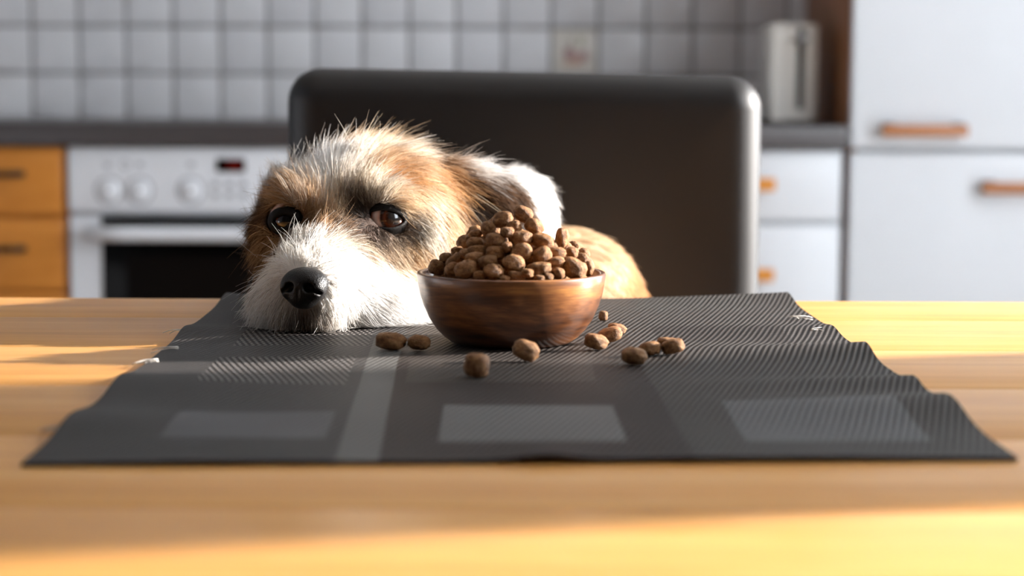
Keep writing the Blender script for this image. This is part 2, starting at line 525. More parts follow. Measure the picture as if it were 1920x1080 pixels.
# white base cabinet right of the oven, mostly behind the chair
def white_unit(x0, x1, label, knob_px=None):
    u = empty('base_cabinet', ((x0 + x1) / 2, 3.9, 0), label, 'cabinet')
    wbox('carcass', M['white_side'], u, x0, x1, BODY_Y, WALL_Y - .012, 0.10, COUNTER_Z - .043, 0.001)
    wbox('plinth', M['plinth'], u, x0, x1, BODY_Y + .05, WALL_Y - .02, 0.0, 0.10, 0.001)
    dr = wbox('drawer', M['white_front'], u, x0 + .002, x1 - .004, FRONT_Y, BODY_Y - .001, Z(414, px=1500), Z(283, px=1500), 0.003)
    dd = wbox('door', M['white_front'], u, x0 + .002, x1 - .004, FRONT_Y, BODY_Y - .001, 0.11, Z(422, px=1500), 0.003)
    L = np.array(u.location)
    for q, part in ((345, dr), (0, dd)):
        z = Z(q, px=1500) if q else Z(422, px=1500) - .09
        xe = X(knob_px, py=345) if knob_px else (x0 + x1) / 2 + .05
        me = box_mesh('handle', xe - .10, xe, FRONT_Y - .034, FRONT_Y - .020, z - .012, z + .012, .003)
        me.transform(Matrix.Translation(-Vector(L + np.array(part.location))))
        link('handle', me, M['knob_wood'], part)
        for xx in (xe - .09, xe - .012):
            me = box_mesh('handle_post', xx - .007, xx + .007, FRONT_Y - .021, FRONT_Y, z - .008, z + .008, .001)
            me.transform(Matrix.Translation(-Vector(L + np.array(part.location))))
            link('handle_post', me, M['dark_metal'], part)
    return u
bx1 = X(1580)
bx0 = X(1310)
white_unit(bx0, bx1, 'white base cabinet with drawer and wooden handle next to the tall cabinet', 1450)
white_unit(ox1 + .004, bx0 - .003, 'white base cabinet between the oven and another white base cabinet')

# worktop
wt = wbox('worktop', M['counter'], None, X(-170), X(1588), FRONT_Y - .018, WALL_Y - .007, COUNTER_Z - .042, COUNTER_Z, 0.003)
tag(wt, 'long dark grey kitchen worktop over the oven and drawers', 'worktop')

# tall cabinet with brown side panel
TX0 = X(1589)
TX1 = TX0 + .62
tc = empty('tall_cabinet', ((TX0 + TX1) / 2, 3.9, 0), 'tall white cabinet with copper coloured wooden bow handles and brown side', 'cabinet')
wbox('side_panel', M['panel_wood'], tc, TX0, TX0 + .018, BODY_Y + .002, WALL_Y - .012, .0, 2.2, 0.001)['label'] = 'brown wooden side panel'
wbox('carcass', M['white_side'], tc, TX0 + .0185, TX1, BODY_Y + .002, WALL_Y - .012, .08, 2.2, 0.001)
zj = Z(283, px=1750)
for k, (z0, z1) in enumerate(((zj + .004, 2.19), (.10, zj - .004))):
    d = wbox('door', M['white_front'], tc, TX0 + .003, TX1 - .003, FRONT_Y - .004, BODY_Y, z0, z1, 0.004, 3)
    L = np.array(tc.location) + np.array(d.location)
    hp = ((1650, 1808, 244), (1836, 1994, 351))[k]
    xa, xb = X(hp[0], py=hp[2]), X(hp[1], py=hp[2]); z = Z(hp[2], px=hp[0])
    # gently bowed wooden bar
    pts = []
    N = 15
    bm = bmesh.new()
    rings = []
    for i in range(N):
        u = i / (N - 1)
        yy = FRONT_Y - .028 - .006 * math.sin(math.pi * u)
        c = Vector((xa + (xb - xa) * u, yy, z))
        hh = .0105; dd = .006
        rings.append([bm.verts.new(c + Vector((0, sy * dd, sz * hh)) - Vector(L)) for sy, sz in ((-1, -.6), (-.6, -1), (.6, -1), (1, -.6), (1, .6), (.6, 1), (-.6, 1), (-1, .6))])
    for a, b in zip(rings, rings[1:]):
        for q in range(8): bm.faces.new((a[q], a[(q + 1) % 8], b[(q + 1) % 8], b[q]))
    bm.faces.new(rings[0][::-1]); bm.faces.new(rings[-1])
    bmesh.ops.recalc_face_normals(bm, faces=bm.faces)
    me = bpy.data.meshes.new('handle'); bm.to_mesh(me); bm.free()
    link('handle', me, M['handle_wood'], d)
    for xx in (xa + .012, xb - .014):
        me = box_mesh('handle_post', xx - .011, xx + .011, FRONT_Y - .026, FRONT_Y - .004, z - .006, z + .013, .002)
        me.transform(Matrix.Translation(-Vector(L)))
        link('handle_post', me, M['dark_metal'], d)

# steel canister (slim toaster) on the worktop
cY = 3.75
cx0, cx1 = X(1444, cY, 130), X(1534, cY, 130)
cz1 = Z(44, cY, 1490)
tq = NT('brushed_steel')
vv = tq.coord(scale=(400, 400, 4))
nb = tq.noise(vv, 1.0, 3)
M['steel'] = tq.done(tq.bsdf(tq.ramp(nb, [(0.3, srgb(214, 210, 203)), (0.7, srgb(232, 228, 222))]), 0.42, 0.0))
ts = empty('toaster', ((cx0 + cx1) / 2, cY + .08, COUNTER_Z), 'slim pale metal toaster standing upright at the end of the worktop', 'toaster')
wbox('body', M['steel'], ts, cx0, cx1, cY, cY + .17, COUNTER_Z + .004, cz1, .008, 3)
sl0, sl1 = X(1494, cY, 130), X(1507, cY, 130)
wbox('slot', M['black_inner'], ts, sl0, sl1, cY - .0012, cY + .004, Z(205, cY, 1500), Z(52, cY, 1500), .001)
wbox('lever', M['grey_metal'], ts, sl0 - .004, sl1 + .004, cY - .016, cY, Z(70, cY, 1500) - .008, Z(70, cY, 1500) + .004, .002)
for xx in (cx0 + .012, cx1 - .012):
    for yy in (cY + .02, cY + .15):
        wbox('foot', M['black_inner'], ts, xx - .008, xx + .008, yy - .008, yy + .008, COUNTER_Z, COUNTER_Z + .005, .001)

# wall cabinets above the tiles (added out of view to shade the tiled wall)
for k in range(3):
    wx0 = X(-170) + k * .60
    wc = empty('added_wall_cabinet', (wx0 + .3, 4.0, 1.42), ('unseen white wall cabinet added to shade the tiles above the wooden drawers', 'unseen white wall cabinet added to shade the tiles above the oven', 'unseen white wall cabinet added to shade the tiles above the toaster')[k], 'cabinet')
    wx1 = wx0 + .597 if k < 2 else TX0 - .004
    wbox('carcass', M['white_side'], wc, wx0, wx1, 3.86, WALL_Y - .01, 1.42, 2.19, .002)
    d = wbox('door', M['white_front'], wc, wx0 + .002, wx1 - .002, 3.838, 3.859, 1.42, 2.19, .003)
    L = np.array(wc.location) + np.array(d.location)
    me = box_mesh('handle', wx0 + .05, wx0 + .2, 3.806, 3.838, 1.46, 1.482, .003); me.transform(Matrix.Translation(-Vector(L)))
    link('handle', me, M['handle_wood'], d)

# ------------------------------------------------------------------ table
TY0, TY1 = 0.36, 1.398
TXL, TXR = -0.78, 0.86
tb = empty('dining_table', ((TXL + TXR) / 2, (TY0 + TY1) / 2, 0), 'light beech wood dining table carrying the grey placemat', 'table')
seams = [TY0, 0.47, 0.585, 0.70, 0.845, 0.99, 1.135, 1.283, TY1]
for a, b in zip(seams, seams[1:]):
    wbox('plank', M['table_wood'], tb, TXL, TXR, a + .0002, b - .0002, TABLE_Z - .030, TABLE_Z, .0009, 2)
for xx in (TXL + .07, TXR - .07):
    for yy in (TY0 + .07, TY1 - .07):
        wbox('leg', M['leg_wood'], tb, xx - .035, xx + .035, yy - .035, yy + .035, 0, TABLE_Z - .031, .004)
for yy in (TY0 + .07, TY1 - .07):
    wbox('apron', M['leg_wood'], tb, TXL + .106, TXR - .106, yy - .011, yy + .011, TABLE_Z - .11, TABLE_Z - .031, .002)
for xx in (TXL + .07, TXR - .07):
    wbox('apron', M['leg_wood'], tb, xx - .011, xx + .011, TY0 + .106, TY1 - .106, TABLE_Z - .11, TABLE_Z - .031, .002)

# ------------------------------------------------------------------ placemat
MAT_T = 0.0016
MZ = TABLE_Z + 0.0003
def tpt(px, py): return on_z(px, py, TABLE_Z)
pnl, pnr, pfl, pfr = tpt(40, 877), tpt(1908, 866), tpt(425, 563.5), tpt(1477, 565.5)
NU, NV = 150, 190
def bumpf(v, c, w): return np.exp(-((v - c) / w) ** 2)
def vy(py, px=960):     # depth fraction for an image row
    return (tpt(px, py)[1] - pnl[1]) / (pfl[1] - pnl[1])
# one row per v, clustered so pattern edges stay smooth
U, V = np.meshgrid(np.linspace(0, 1, NU), np.linspace(0, 1, NV))
PX_ = (pnl[0] * (1 - V) + pfl[0] * V) * (1 - U) + (pnr[0] * (1 - V) + pfr[0] * V) * U
PY_ = (pnl[1] * (1 - V) + pfl[1] * V) * (1 - U) + (pnr[1] * (1 - V) + pfr[1] * V) * U
wl = np.clip(1 - U / 0.22, 0, 1) ** 1.4
wr = np.clip(1 - (1 - U) / 0.34, 0, 1) ** 1.3
zl = 0.0035 * bumpf(V, vy(632), .05) + 0.0045 * bumpf(V, vy(732), .055) + 0.0045 * bumpf(V, vy(806), .055) + .004 * bumpf(V, vy(568), .06)
zr = 0.0050 * bumpf(V, vy(566), .055) + 0.0028 * bumpf(V, vy(627), .04) + 0.0062 * bumpf(V, vy(672), .042) + 0.0052 * bumpf(V, vy(738), .040) + .0075 * bumpf(V, vy(788), .06)
zf = 0.0022 * bumpf(U, 0.52, 0.035) * np.clip(1 - V / 0.06, 0, 1)
wav = 0.0006 * (np.sin(V * 21 + U * 3) * np.sin(U * 9 + 1) + 1) * np.clip(np.minimum(U, 1 - U) * 6, 0, 1)
wav *= np.clip((np.hypot(PX_ - 0.0, PY_ - 1.17) - .07) / .05, 0, 1)
PZ_ = MZ + MAT_T + zl * wl + zr * wr + zf + wav * np.clip(1 - (V - .55) * 5, 0, 1)
def mat_top(x, y):
    i = np.argmin((PX_ - x) ** 2 + (PY_ - y) ** 2)
    return PZ_.ravel()[i]
n = NU * NV
top = np.stack([PX_, PY_, PZ_], -1).reshape(-1, 3)
bot = top - np.array([0, 0, MAT_T])
faces = []
for j in range(NV - 1):
    for i in range(NU - 1):
        a = j * NU + i
        faces.append((a, a + 1, a + NU + 1, a + NU))
        faces.append((n + a, n + a + NU, n + a + NU + 1, n + a + 1))
for i in range(NU - 1):
    faces.append((i, n + i, n + i + 1, i + 1)); b = (NV - 1) * NU + i
    faces.append((b + 1, n + b + 1, n + b, b))
for j in range(NV - 1):
    a = j * NU; faces.append((a + NU, n + a + NU, n + a, a)); b = j * NU + NU - 1
    faces.append((b, n + b, n + b + NU, b + NU))
me = bpy.data.meshes.new('placemat')
me.from_pydata([tuple(p) for p in np.vstack([top, bot])], [], faces)
me.shade_smooth(); me.set_sharp_from_angle(angle=math.radians(60))

t = NT('woven_grey_placemat')
tcn = t.n('ShaderNodeTexCoord')
sp = t.n('ShaderNodeSeparateXYZ'); t.l(tcn.outputs['Object'], sp.inputs[0])
sx, sy = sp.outputs[0], sp.outputs[1]
def ribs(slope, period):
    ph = t.math('MULTIPLY', t.math('MULTIPLY_ADD', sy, -slope, sx), 2 * math.pi / period)
    return t.math('MULTIPLY_ADD', t.math('SINE', ph), 0.5, 0.5)
def quad(pts):
    """inside test for a four sided block given by its image corners (near-left, near-right, far-right, far-left) on the table"""
    P = [tpt(*p) for p in pts]
    f = None
    for a, b in zip(P, P[1:] + P[:1]):
        nx, ny = -(b[1] - a[1]), (b[0] - a[0])
        k = t.math('MULTIPLY_ADD', sx, float(nx), t.math('MULTIPLY', sy, float(ny)))
        g = t.math('GREATER_THAN', k, float(nx * a[0] + ny * a[1]))
        f = g if f is None else t.math('MULTIPLY', f, g)
    return f
rb_r = ribs(0.24, 0.0034)
rb_l = ribs(-0.27, 0.0036)
rb_f = ribs(0.9, 0.0016)
crs = t.math('MULTIPLY_ADD', t.math('SINE', t.math('MULTIPLY', t.math('MULTIPLY_ADD', sx, 0.15, sy), 2 * math.pi / 0.0024)), 0.5, 0.5)
dk, gr, br = srgb(46, 42, 42), srgb(92, 90, 90), srgb(84, 76, 74)
weave_r = t.math('POWER', rb_r, 0.9)
base = t.mix(weave_r, srgb(18, 16, 16), srgb(100, 95, 92))                       # ribbed ground
ctr = t.mix(t.math('MULTIPLY', weave_r, 0.8), srgb(40, 34, 33), srgb(72, 63, 61))    # brown centre strip
colr = base
hgt = rb_r
def lay(pts, c):
    global colr
    colr = t.mix(quad(pts), colr, c)
left_c = t.mix(t.math('MULTIPLY', rb_f, 0.5), srgb(66, 64, 64), srgb(86, 84, 83))
lay([(20, 900), (705, 900), (772, 550), (380, 550)], left_c)
lay([(620, 900), (705, 900), (760, 640), (702, 640)], t.mix(t.math('MULTIPLY', rb_f, 0.5), srgb(104, 103, 101), srgb(124, 123, 121)))
lay([(705, 900), (1322, 900), (1200, 690), (745, 690)], ctr)
lay([(745, 690), (1200, 690), (1165, 610), (768, 610)], t.mix(rb_r, srgb(46, 41, 39), srgb(82, 76, 72)))
lay([(822, 838), (1176, 838), (1148, 770), (832, 770)], t.mix(rb_f, srgb(94, 93, 92), srgb(126, 125, 124)))
lay([(760, 724), (1118, 724), (1108, 682), (770, 682)], t.mix(rb_r, srgb(60, 55, 52), srgb(92, 86, 82)))
lay([(1400, 838), (1750, 836), (1668, 768), (1352, 766)], t.mix(rb_r, srgb(84, 84, 86), srgb(126, 126, 126)))
lay([(365, 729), (648, 729), (668, 676), (410, 676)], t.mix(t.math('GREATER_THAN', rb_l, 0.55), srgb(34, 32, 32), srgb(128, 124, 122)))
lay([(300, 832), (610, 832), (630, 782), (338, 782)], t.mix(rb_f, srgb(92, 91, 93), srgb(110, 109, 110)))
lay([(436, 655), (690, 655), (702, 622), (470, 622)], t.mix(t.math('GREATER_THAN', rb_l, 0.5), srgb(30, 28, 28), srgb(112, 108, 106)))
lay([(1240, 650), (1496, 650), (1452, 617), (1216, 617)], t.mix(t.math('MULTIPLY', rb_r, crs), srgb(32, 30, 30), srgb(112, 104, 100)))
lay([(1194, 587), (1408, 587), (1404, 565), (1188, 565)], t.mix(t.math('MULTIPLY', t.math('GREATER_THAN', rb_r, .45), t.math('GREATER_THAN', crs, .4)), srgb(22, 21, 21), srgb(128, 124, 120)))
mott = t.noise(t.coord(), 18, 3)
colr = t.mix(t.math('MULTIPLY', mott, 0.25), colr, srgb(52, 47, 46))
hsv = t.n('ShaderNodeHueSaturation'); t.l(colr, hsv.inputs['Color']); hsv.inputs['Value'].default_value = 0.82; colr = hsv.outputs[0]
hgt = t.math('ADD', t.math('MULTIPLY', rb_r, 0.7), t.math('MULTIPLY', crs, 0.3))
M['placemat'] = t.done(t.bsdf(colr, 0.55, normal=t.bump(hgt, 0.7, 0.0008), spec=0.14))
pm = tag(link('placemat', me, M['placemat']), 'dark grey woven placemat with lighter rectangles under bowl and dog', 'placemat')
M['thread'] = plain('frayed_white_thread', srgb(226, 220, 212), 0.8)
for (px, py, nn, sg) in ((333, 622, 4, -1), (326, 655, 4, -1), (288, 678, 7, -1), (120, 805, 6, -1), (1488, 594, 4, 1), (1528, 619, 7, 1), (1215, 700, 1, 1)):
    if px == 1215: continue
    for k in range(nn):
        p0 = on_z(px - sg * 8, py + random.uniform(-3, 3), TABLE_Z + .003)
        L_ = random.uniform(.006, .016)
        a = random.uniform(-.5, .5)
        pts = [p0 + np.array([sg * L_ * s, L_ * a * s + .002 * math.sin(5 * s + k), -.0015 * s + .004 * s * (1 - s) + .0002 * k]) for s in np.linspace(0, 1, 7)]
        link('frayed_thread', tube_mesh('frayed_thread', [(pts, [.00022] * 7)], 4), M['thread'], pm)

# ------------------------------------------------------------------ chair
CH_Y = 1.745
pTL, pTR = at(540, 127, CH_Y), at(1428, 142, CH_Y)
chx0, chx1 = pTL[0], pTR[0]
SEAT_Z = 0.46
chr_ = empty('chair', ((chx0 + chx1) / 2, CH_Y - .15, 0), 'dark brown leather chair the dog sits on', 'chair')
def cushion(name, outline_fn, t0, t1, er, steps=6):
    """slab with a rounded edge: outline_fn(inset) -> list of 2D points, thickness along axis from t0 to t1"""
    layers = []
    for k in range(steps + 1):
        a = math.pi / 2 * k / steps
        layers.append((er * (1 - math.sin(a)), t0 + er * (1 - math.cos(a))))
    for k in range(steps, -1, -1):
        a = math.pi / 2 * k / steps
        layers.append((er * (1 - math.sin(a)), t1 - er * (1 - math.cos(a))))
    return layers
def rrect(x0, x1, z0, zl_, zr_, r, inset, seg=10):
    """rounded rectangle outline whose top edge may slope from zl_ to zr_"""
    pts = []
    x0 += inset; x1 -= inset; z0 += inset; zl_ -= inset; zr_ -= inset
    r = max(r - inset, .003)
    for cx, cz, a0 in ((x1 - r, zr_ - r, 0), (x0 + r, zl_ - r, 90), (x0 + r, z0 + r, 180), (x1 - r, z0 + r, 270)):
        for k in range(seg + 1):
            a = math.radians(a0 + 90 * k / seg)
            pts.append((cx + r * math.cos(a), cz + r * math.sin(a)))
    return pts
def slab_mesh(name, x0, x1, z0, zl_, zr_, r, y0, y1, er, axis='y', crown=0.0):
    bm = bmesh.new()
    rings = []
    for inset, y in cushion(name, None, y0, y1, er):
        rings.append([bm.verts.new((a, y, b) if axis == 'y' else (a, b, y)) for a, b in rrect(x0, x1, z0, zl_, zr_, r, inset)])
    # extra inner rings so that the faces crown softly
    def cap(ring, ysign):
        prev = ring
        n_ = len(ring)
        cen = Vector((0, 0, 0))
        for v_ in ring: cen += v_.co
        cen /= n_
        for s in (0.85, 0.6, 0.3):
            new = []
            for v_ in ring:
                p = cen + (v_.co - cen) * s
                if axis == 'y': p.y += ysign * crown * (1 - s ** 2)
                else: p.z += ysign * crown * (1 - s ** 2)
                new.append(bm.verts.new(p))
            for k in range(n_): bm.faces.new((prev[k], prev[(k + 1) % n_], new[(k + 1) % n_], new[k]))
            prev = new
        bm.faces.new(prev)
    for a, b in zip(rings, rings[1:]):
        for k in range(len(a)): bm.faces.new((a[k], a[(k + 1) % len(a)], b[(k + 1) % len(a)], b[k]))
    cap(rings[0], -1); cap(rings[-1], 1)
    bmesh.ops.recalc_face_normals(bm, faces=bm.faces)
    me = bpy.data.meshes.new(name); bm.to_mesh(me); bm.free(); me.shade_smooth()
    return me
CL = Vector(chr_.location)
me = slab_mesh('backrest', chx0, chx1, SEAT_Z + .01, pTL[2], pTR[2], .030, CH_Y - .030, CH_Y + .034, .029, 'y', .003)
me.transform(Matrix.Translation(-CL)); link('backrest', me, M['leather'], chr_)
me = slab_mesh('seat', chx0 + .005, chx1 - .005, CH_Y - .41, CH_Y - .03, CH_Y - .03, .03, SEAT_Z - .07, SEAT_Z, .02, 'z', .004)
me.transform(Matrix.Translation(-CL)); link('seat', me, M['leather'], chr_)
for xx in (chx0 + .035, chx1 - .035):
    for yy in (CH_Y - .37, CH_Y - .005):
        wbox('leg', M['leg_wood'], chr_, xx - .02, xx + .02, yy - .02, yy + .02, 0, SEAT_Z - .071 if yy < CH_Y - .1 else SEAT_Z + .009, .003)

# ------------------------------------------------------------------ bowl
BOWL_FRONT = on_z(958, 657, TABLE_Z + .002)
B_R = 0.0565
BC = np.array([BOWL_FRONT[0], BOWL_FRONT[1] + 0.036, 0.0])
BOWL_Z0 = max(mat_top(BC[0] + a, BC[1] + b) for a in (-.03, 0, .03) for b in (-.03, 0, .03)) + .0001
RIM_Z = at(958, 509, BC[1])[2]
BH = RIM_Z - BOWL_Z0
prof_out = [(0, 0), (.022, 0), (.033, .0002), (.0365, .0012), (.0405, .0042), (.0450, .0090), (.0492, .0155), (.0525, .0230), (.0548, .0305), (.0560, .0370), (.0566, .0425)]
kz = (BH - .0012) / .0425
kr = (at(1137, 509, BC[1])[0] - at(783, 507, BC[1])[0]) / 2 / .0566
prof = [(r * kr, z * kz) for r, z in prof_out]
prof += [(.0562 * kr, BH - .0003), (.0553 * kr, BH), (.0540 * kr, BH - .0002), (.0530 * kr, BH - .0010)]
prof += [(r * kr - .0042, max(z * kz + .001, .0055)) for r, z in prof_out[::-1][1:-4]] + [(.02, .0055), (0, .0055)]
me = revolve('wooden_bowl', prof, 96)
bowl = link('wooden_bowl', me, M['bowl_wood'])
bowl.location = (BC[0], BC[1], BOWL_Z0)
bowl.rotation_euler = (0, 0, 2.1)
tag(bowl, 'round brown wooden bowl heaped with dog kibble', 'bowl')

# ------------------------------------------------------------------ kibble
def kibble_mesh(seed, ex, flat):
    """small pressed biscuit: super-ellipsoid pillow with lumpy surface, unit half-size"""
    bm = bmesh.new()
    bmesh.ops.create_icosphere(bm, subdivisions=3, radius=1.0)
    rs = np.random.default_rng(seed)
    ph = rs.uniform(0, 6.28, (7, 3)); fr = rs.uniform(1.5, 4.5, (7, 3))
    for v_ in bm.verts:
        d = v_.co.normalized()
        r = (abs(d.x) ** ex + abs(d.y) ** ex) ** (2.2 / ex)
        k = (r ** (1.0) if False else (abs(d.x) ** ex + abs(d.y) ** ex)) ** (flat / ex) + abs(d.z) ** flat
        p = d * (k ** (-1.0 / flat))
        lump = sum(math.sin(fr[i, 0] * d.x * 2 + ph[i, 0]) * math.sin(fr[i, 1] * d.y * 2 + ph[i, 1]) * math.sin(fr[i, 2] * d.z * 2 + ph[i, 2]) for i in range(7))
        v_.co = p * (1 + .05 * lump + rs.normal(0, .012))
    me = bpy.data.meshes.new('kibble'); bm.to_mesh(me); bm.free(); me.shade_smooth()
    me.materials.append(M['kibble'])
    return me
KM = [kibble_mesh(3, 2.2, 3.6), kibble_mesh(4, 2.6, 2.8), kibble_mesh(5, 2.0, 4.0), kibble_mesh(6, 3.0, 2.6), kibble_mesh(8, 2.2, 3.0), kibble_mesh(9, 2.5, 3.4)]
CAMROT = Matrix(((rgt[0], -fwd[0], upv[0]), (rgt[1], -fwd[1], upv[1]), (rgt[2], -fwd[2], upv[2])))   # columns: right, toward viewer, up

def kibble(center, half, roll=0.0, label=None, group=None, yaw=0.0, facing=False, mi=None, pitch=0.0):
    me_ = KM[random.randrange(len(KM)) if mi is None else mi]
    o = bpy.data.objects.new('kibble', me_); COL.objects.link(o)
    R0 = Matrix.Rotation(math.radians(90), 3, 'X') if facing else Matrix.Identity(3)   # disc face toward the viewer
    Rr = Matrix.Rotation(roll, 3, Vector((0, 1, 0)))
    Rm = Matrix.Rotation(yaw, 3, 'Z') @ Rr @ Matrix.Rotation(pitch, 3, 'X')
    if facing:
        S = Matrix.Diagonal(Vector((half[0], half[2], half[1])))
        M3 = Rm @ R0 @ S
    else:
        M3 = Rm @ Matrix.Diagonal(Vector(half))
    M4 = M3.to_4x4(); M4.translation = Vector(center)
    o.matrix_world = M4
    tag(o, label, 'kibble', group)
    return o

def low(o):
    co = np.empty(len(o.data.vertices) * 3); o.data.vertices.foreach_get('co', co)
    co = co.reshape(-1, 3) @ np.array(o.matrix_world.to_3x3()).T
    return co[:, 2].min()

# heap: visible pieces, crop pixels (x, y, w, h), roll in degrees, facing flag
CR = 540 / 1666.0
heap = [(683, 98, 112, 88, 30, 0), (568, 130, 122, 98, -8, 0), (745, 170, 118, 84, 32, 0), (627, 175, 92, 78, -20, 0), (905, 236, 78, 118, 10, 0),
        (660, 238, 142, 92, -12, 0), (522, 248, 114, 82, 3, 0), (795, 252, 128, 80, 14, 0), (480, 182, 86, 90, -20, 0), (405, 215, 84, 58, -15, 0),
        (405, 262, 98, 62, 0, 0), (672, 316, 130, 102, -15, 1), (525, 320, 114, 78, 0, 0), (410, 310, 112, 62, -8, 0), (790, 335, 112, 88, -30, 0),
        (880, 320, 98, 62, 4, 0), (965, 320, 72, 64, 0, 0), (1030, 336, 74, 84, 8, 0), (975, 275, 54, 44, 0, 0), (300, 312, 72, 52, -10, 0),
        (160, 352, 112, 60, -16, 0), (235, 356, 84, 64, -5, 0), (185, 402, 94, 86, 15, 0), (290, 372, 112, 80, -38, 0), (400, 352, 112, 66, -8, 0),
        (480, 376, 112, 78, -10, 0), (626, 380, 130, 98, 4, 1), (775, 412, 142, 70, -6, 0), (870, 370, 102, 54, -4, 0), (975, 412, 146, 112, 26, 0),
        (1064, 412, 50, 86, 4, 0), (1104, 386, 66, 72, 6, 0), (355, 416, 136, 104, -16, 0), (272, 416, 88, 76, -35, 0), (510, 428, 118, 88, 8, 1),
        (650, 456, 102, 58, 10, 0), (885, 441, 74, 68, 0, 0), (832, 462, 64, 46, 0, 0), (778, 468, 66, 38, 0, 0), (428, 452, 70, 52, 0, 0),
        (576, 470, 60, 32, 0, 0), (345, 326, 66, 54, -20, 0), (596, 205, 80, 60, 0, 0), (585, 290, 60, 60, 0, 0), (700, 440, 70, 50, 0, 0)]
apex = at(972, 384, BC[1])
def mound(x, y):
    r = math.hypot((x - (BC[0] + .002)), (y - BC[1])) / 0.051
    return RIM_Z - .002 + (apex[2] - RIM_Z + .002) * max(0.0, 1 - r ** 1.25)
named = dict(enumerate([
    'topmost piece of kibble on the heap in the bowl',
    'dark lumpy kibble just below the topmost piece, on the dog side',
    'lit slanting kibble just right below the topmost piece',
    'small pale kibble tucked under the two highest pieces of the heap',
    'upright lit kibble standing at the shoulder of the heap',
    'wide lit kibble in the third row under the heap top',
    'barrel shaped kibble high in the heap on the dog side',
    'oval lit kibble just left of the upright piece',
    'dark kibble on the dog side slope below the dark lumpy piece',
    'flat dark kibble highest at the left edge of the upper heap',
    'dark flat kibble immediately left of the barrel shaped kibble',
    'round kibble just above the flat disc facing the viewer',
    'dark kibble directly under the barrel shaped kibble',
    'long flat dark kibble lower left of the barrel shaped kibble',
    'tilted lit kibble right of the flat disc in mid heap',
    'pale flat kibble just below the upright piece',
    'small pale kibble lower right of the upright piece',
    'short upright lit kibble on the right slope of the heap',
    'tiny pale kibble at the right foot of the upright piece',
    'small dark kibble at the top of the lower left slope',
    'leftmost piece of kibble, flat, above the bowl rim',
    'small dark kibble second from the left end of the heap',
    'dark kibble resting on the rim at the left end of the heap',
    'slanting dark kibble on the lower left slope of the heap',
    'flat dark kibble above the large pale kibble by the rim',
    'dark oval kibble above the lower flat disc near the rim',
    'flat round kibble disc facing the viewer in mid heap',
    'wide flat kibble low in the heap right of centre',
    'thin flat kibble wedged right of the tilted lit kibble',
    'large lit oval kibble above the rim on the right',
    'narrow upright kibble right of the large lit oval kibble',
    'rightmost piece of kibble at the bowl rim',
    'large pale kibble at the rim on the dog side',
    'slanting dark kibble left of the large pale kibble by the rim',
    'flat round kibble disc just above the rim, left of centre',
    'kibble peeking over the middle of the bowl rim',
    'small squarish kibble at the rim left of the large lit oval',
    'small kibble at the rim beside the small squarish piece',
    'low kibble barely showing over the rim right of centre',
    'kibble barely showing over the rim right of the large pale piece',
    'sliver of kibble over the rim between two flat discs',
    'small dark kibble on the left slope above the slanting dark one',
    'kibble half hidden between the dark lumpy piece and the barrel',
    'kibble half hidden in the gap under the wide lit kibble',
    'small shaded kibble low in the gap right of the upper disc']))
pcs = []
for k, (cx, cy, w, h, rl, fc) in enumerate(heap):
    px, py = 760 + cx * CR, 370 + cy * CR
    d = ray(px, py)
    s = (BC[1] - .062) / d[1]
    p = EYE + d * s
    for _ in range(500):
        if p[2] <= mound(p[0], p[1]) and math.hypot(p[0] - BC[0], p[1] - BC[1]) < .0515: break
        s += .0004; p = EYE + d * s
        if p[1] > BC[1] + .035: break
    mpp = (s * float(d @ fwd)) / F_PX
    hw, hh = w * CR / 2 * mpp, h * CR / 2 * mpp
    hd = max(.0040, min(.0068, .5 * (hw + hh) * .95)) if not fc else .0042
    p = p + d * (hd * .35)
    pcs.append([np.array(p), (hw, hd, hh), rl, fc, k, d])
# push overlapping pieces apart along the line of sight
for it in range(60):
    for i in range(len(pcs)):
        for j in range(i + 1, len(pcs)):
            a, b = pcs[i], pcs[j]
            dv = b[0] - a[0]; dist = np.linalg.norm(dv)
            ra = sum(a[1]) / 3; rb = sum(b[1]) / 3
            need = (ra + rb) * .93
            if dist < need:
                up_ = (need - dist) * .25 * dv / (dist + 1e-9)
                dd_ = fwd * float(up_ @ fwd) + (up_ - fwd * float(up_ @ fwd)) * .15
                front = -fwd * (need - dist) * .12 * (1 if a[4] > b[4] else -1)
                a[0] = a[0] - dd_ + front; b[0] = b[0] + dd_ - front
GRP = 'kibble pieces heaped in the wooden bowl'
SHARED = 'brown kibble buried in the heap behind its front pieces'
for p, hs_, rl, fc, k, d in pcs:
    # keep inside the bowl rim
    rr = math.hypot(p[0] - BC[0], p[1] - BC[1])
    if p[2] < RIM_Z + .005 and rr > .0465:
        p[:2] = BC[:2] + (p[:2] - BC[:2]) * .0465 / rr
    if fc: kibble(p, hs_, math.radians(rl), named.get(k, SHARED), GRP, yaw=random.uniform(-.2, .2), facing=True, mi=2, pitch=-.25)
    else: kibble(p, hs_, math.radians(rl), named.get(k, SHARED), GRP, yaw=random.uniform(-.3, .3), pitch=random.uniform(-.2, .2))
cents = [p[0] for p in pcs]; rads = [sum(p[1]) / 3 for p in pcs]
tries = 0; fill = 0
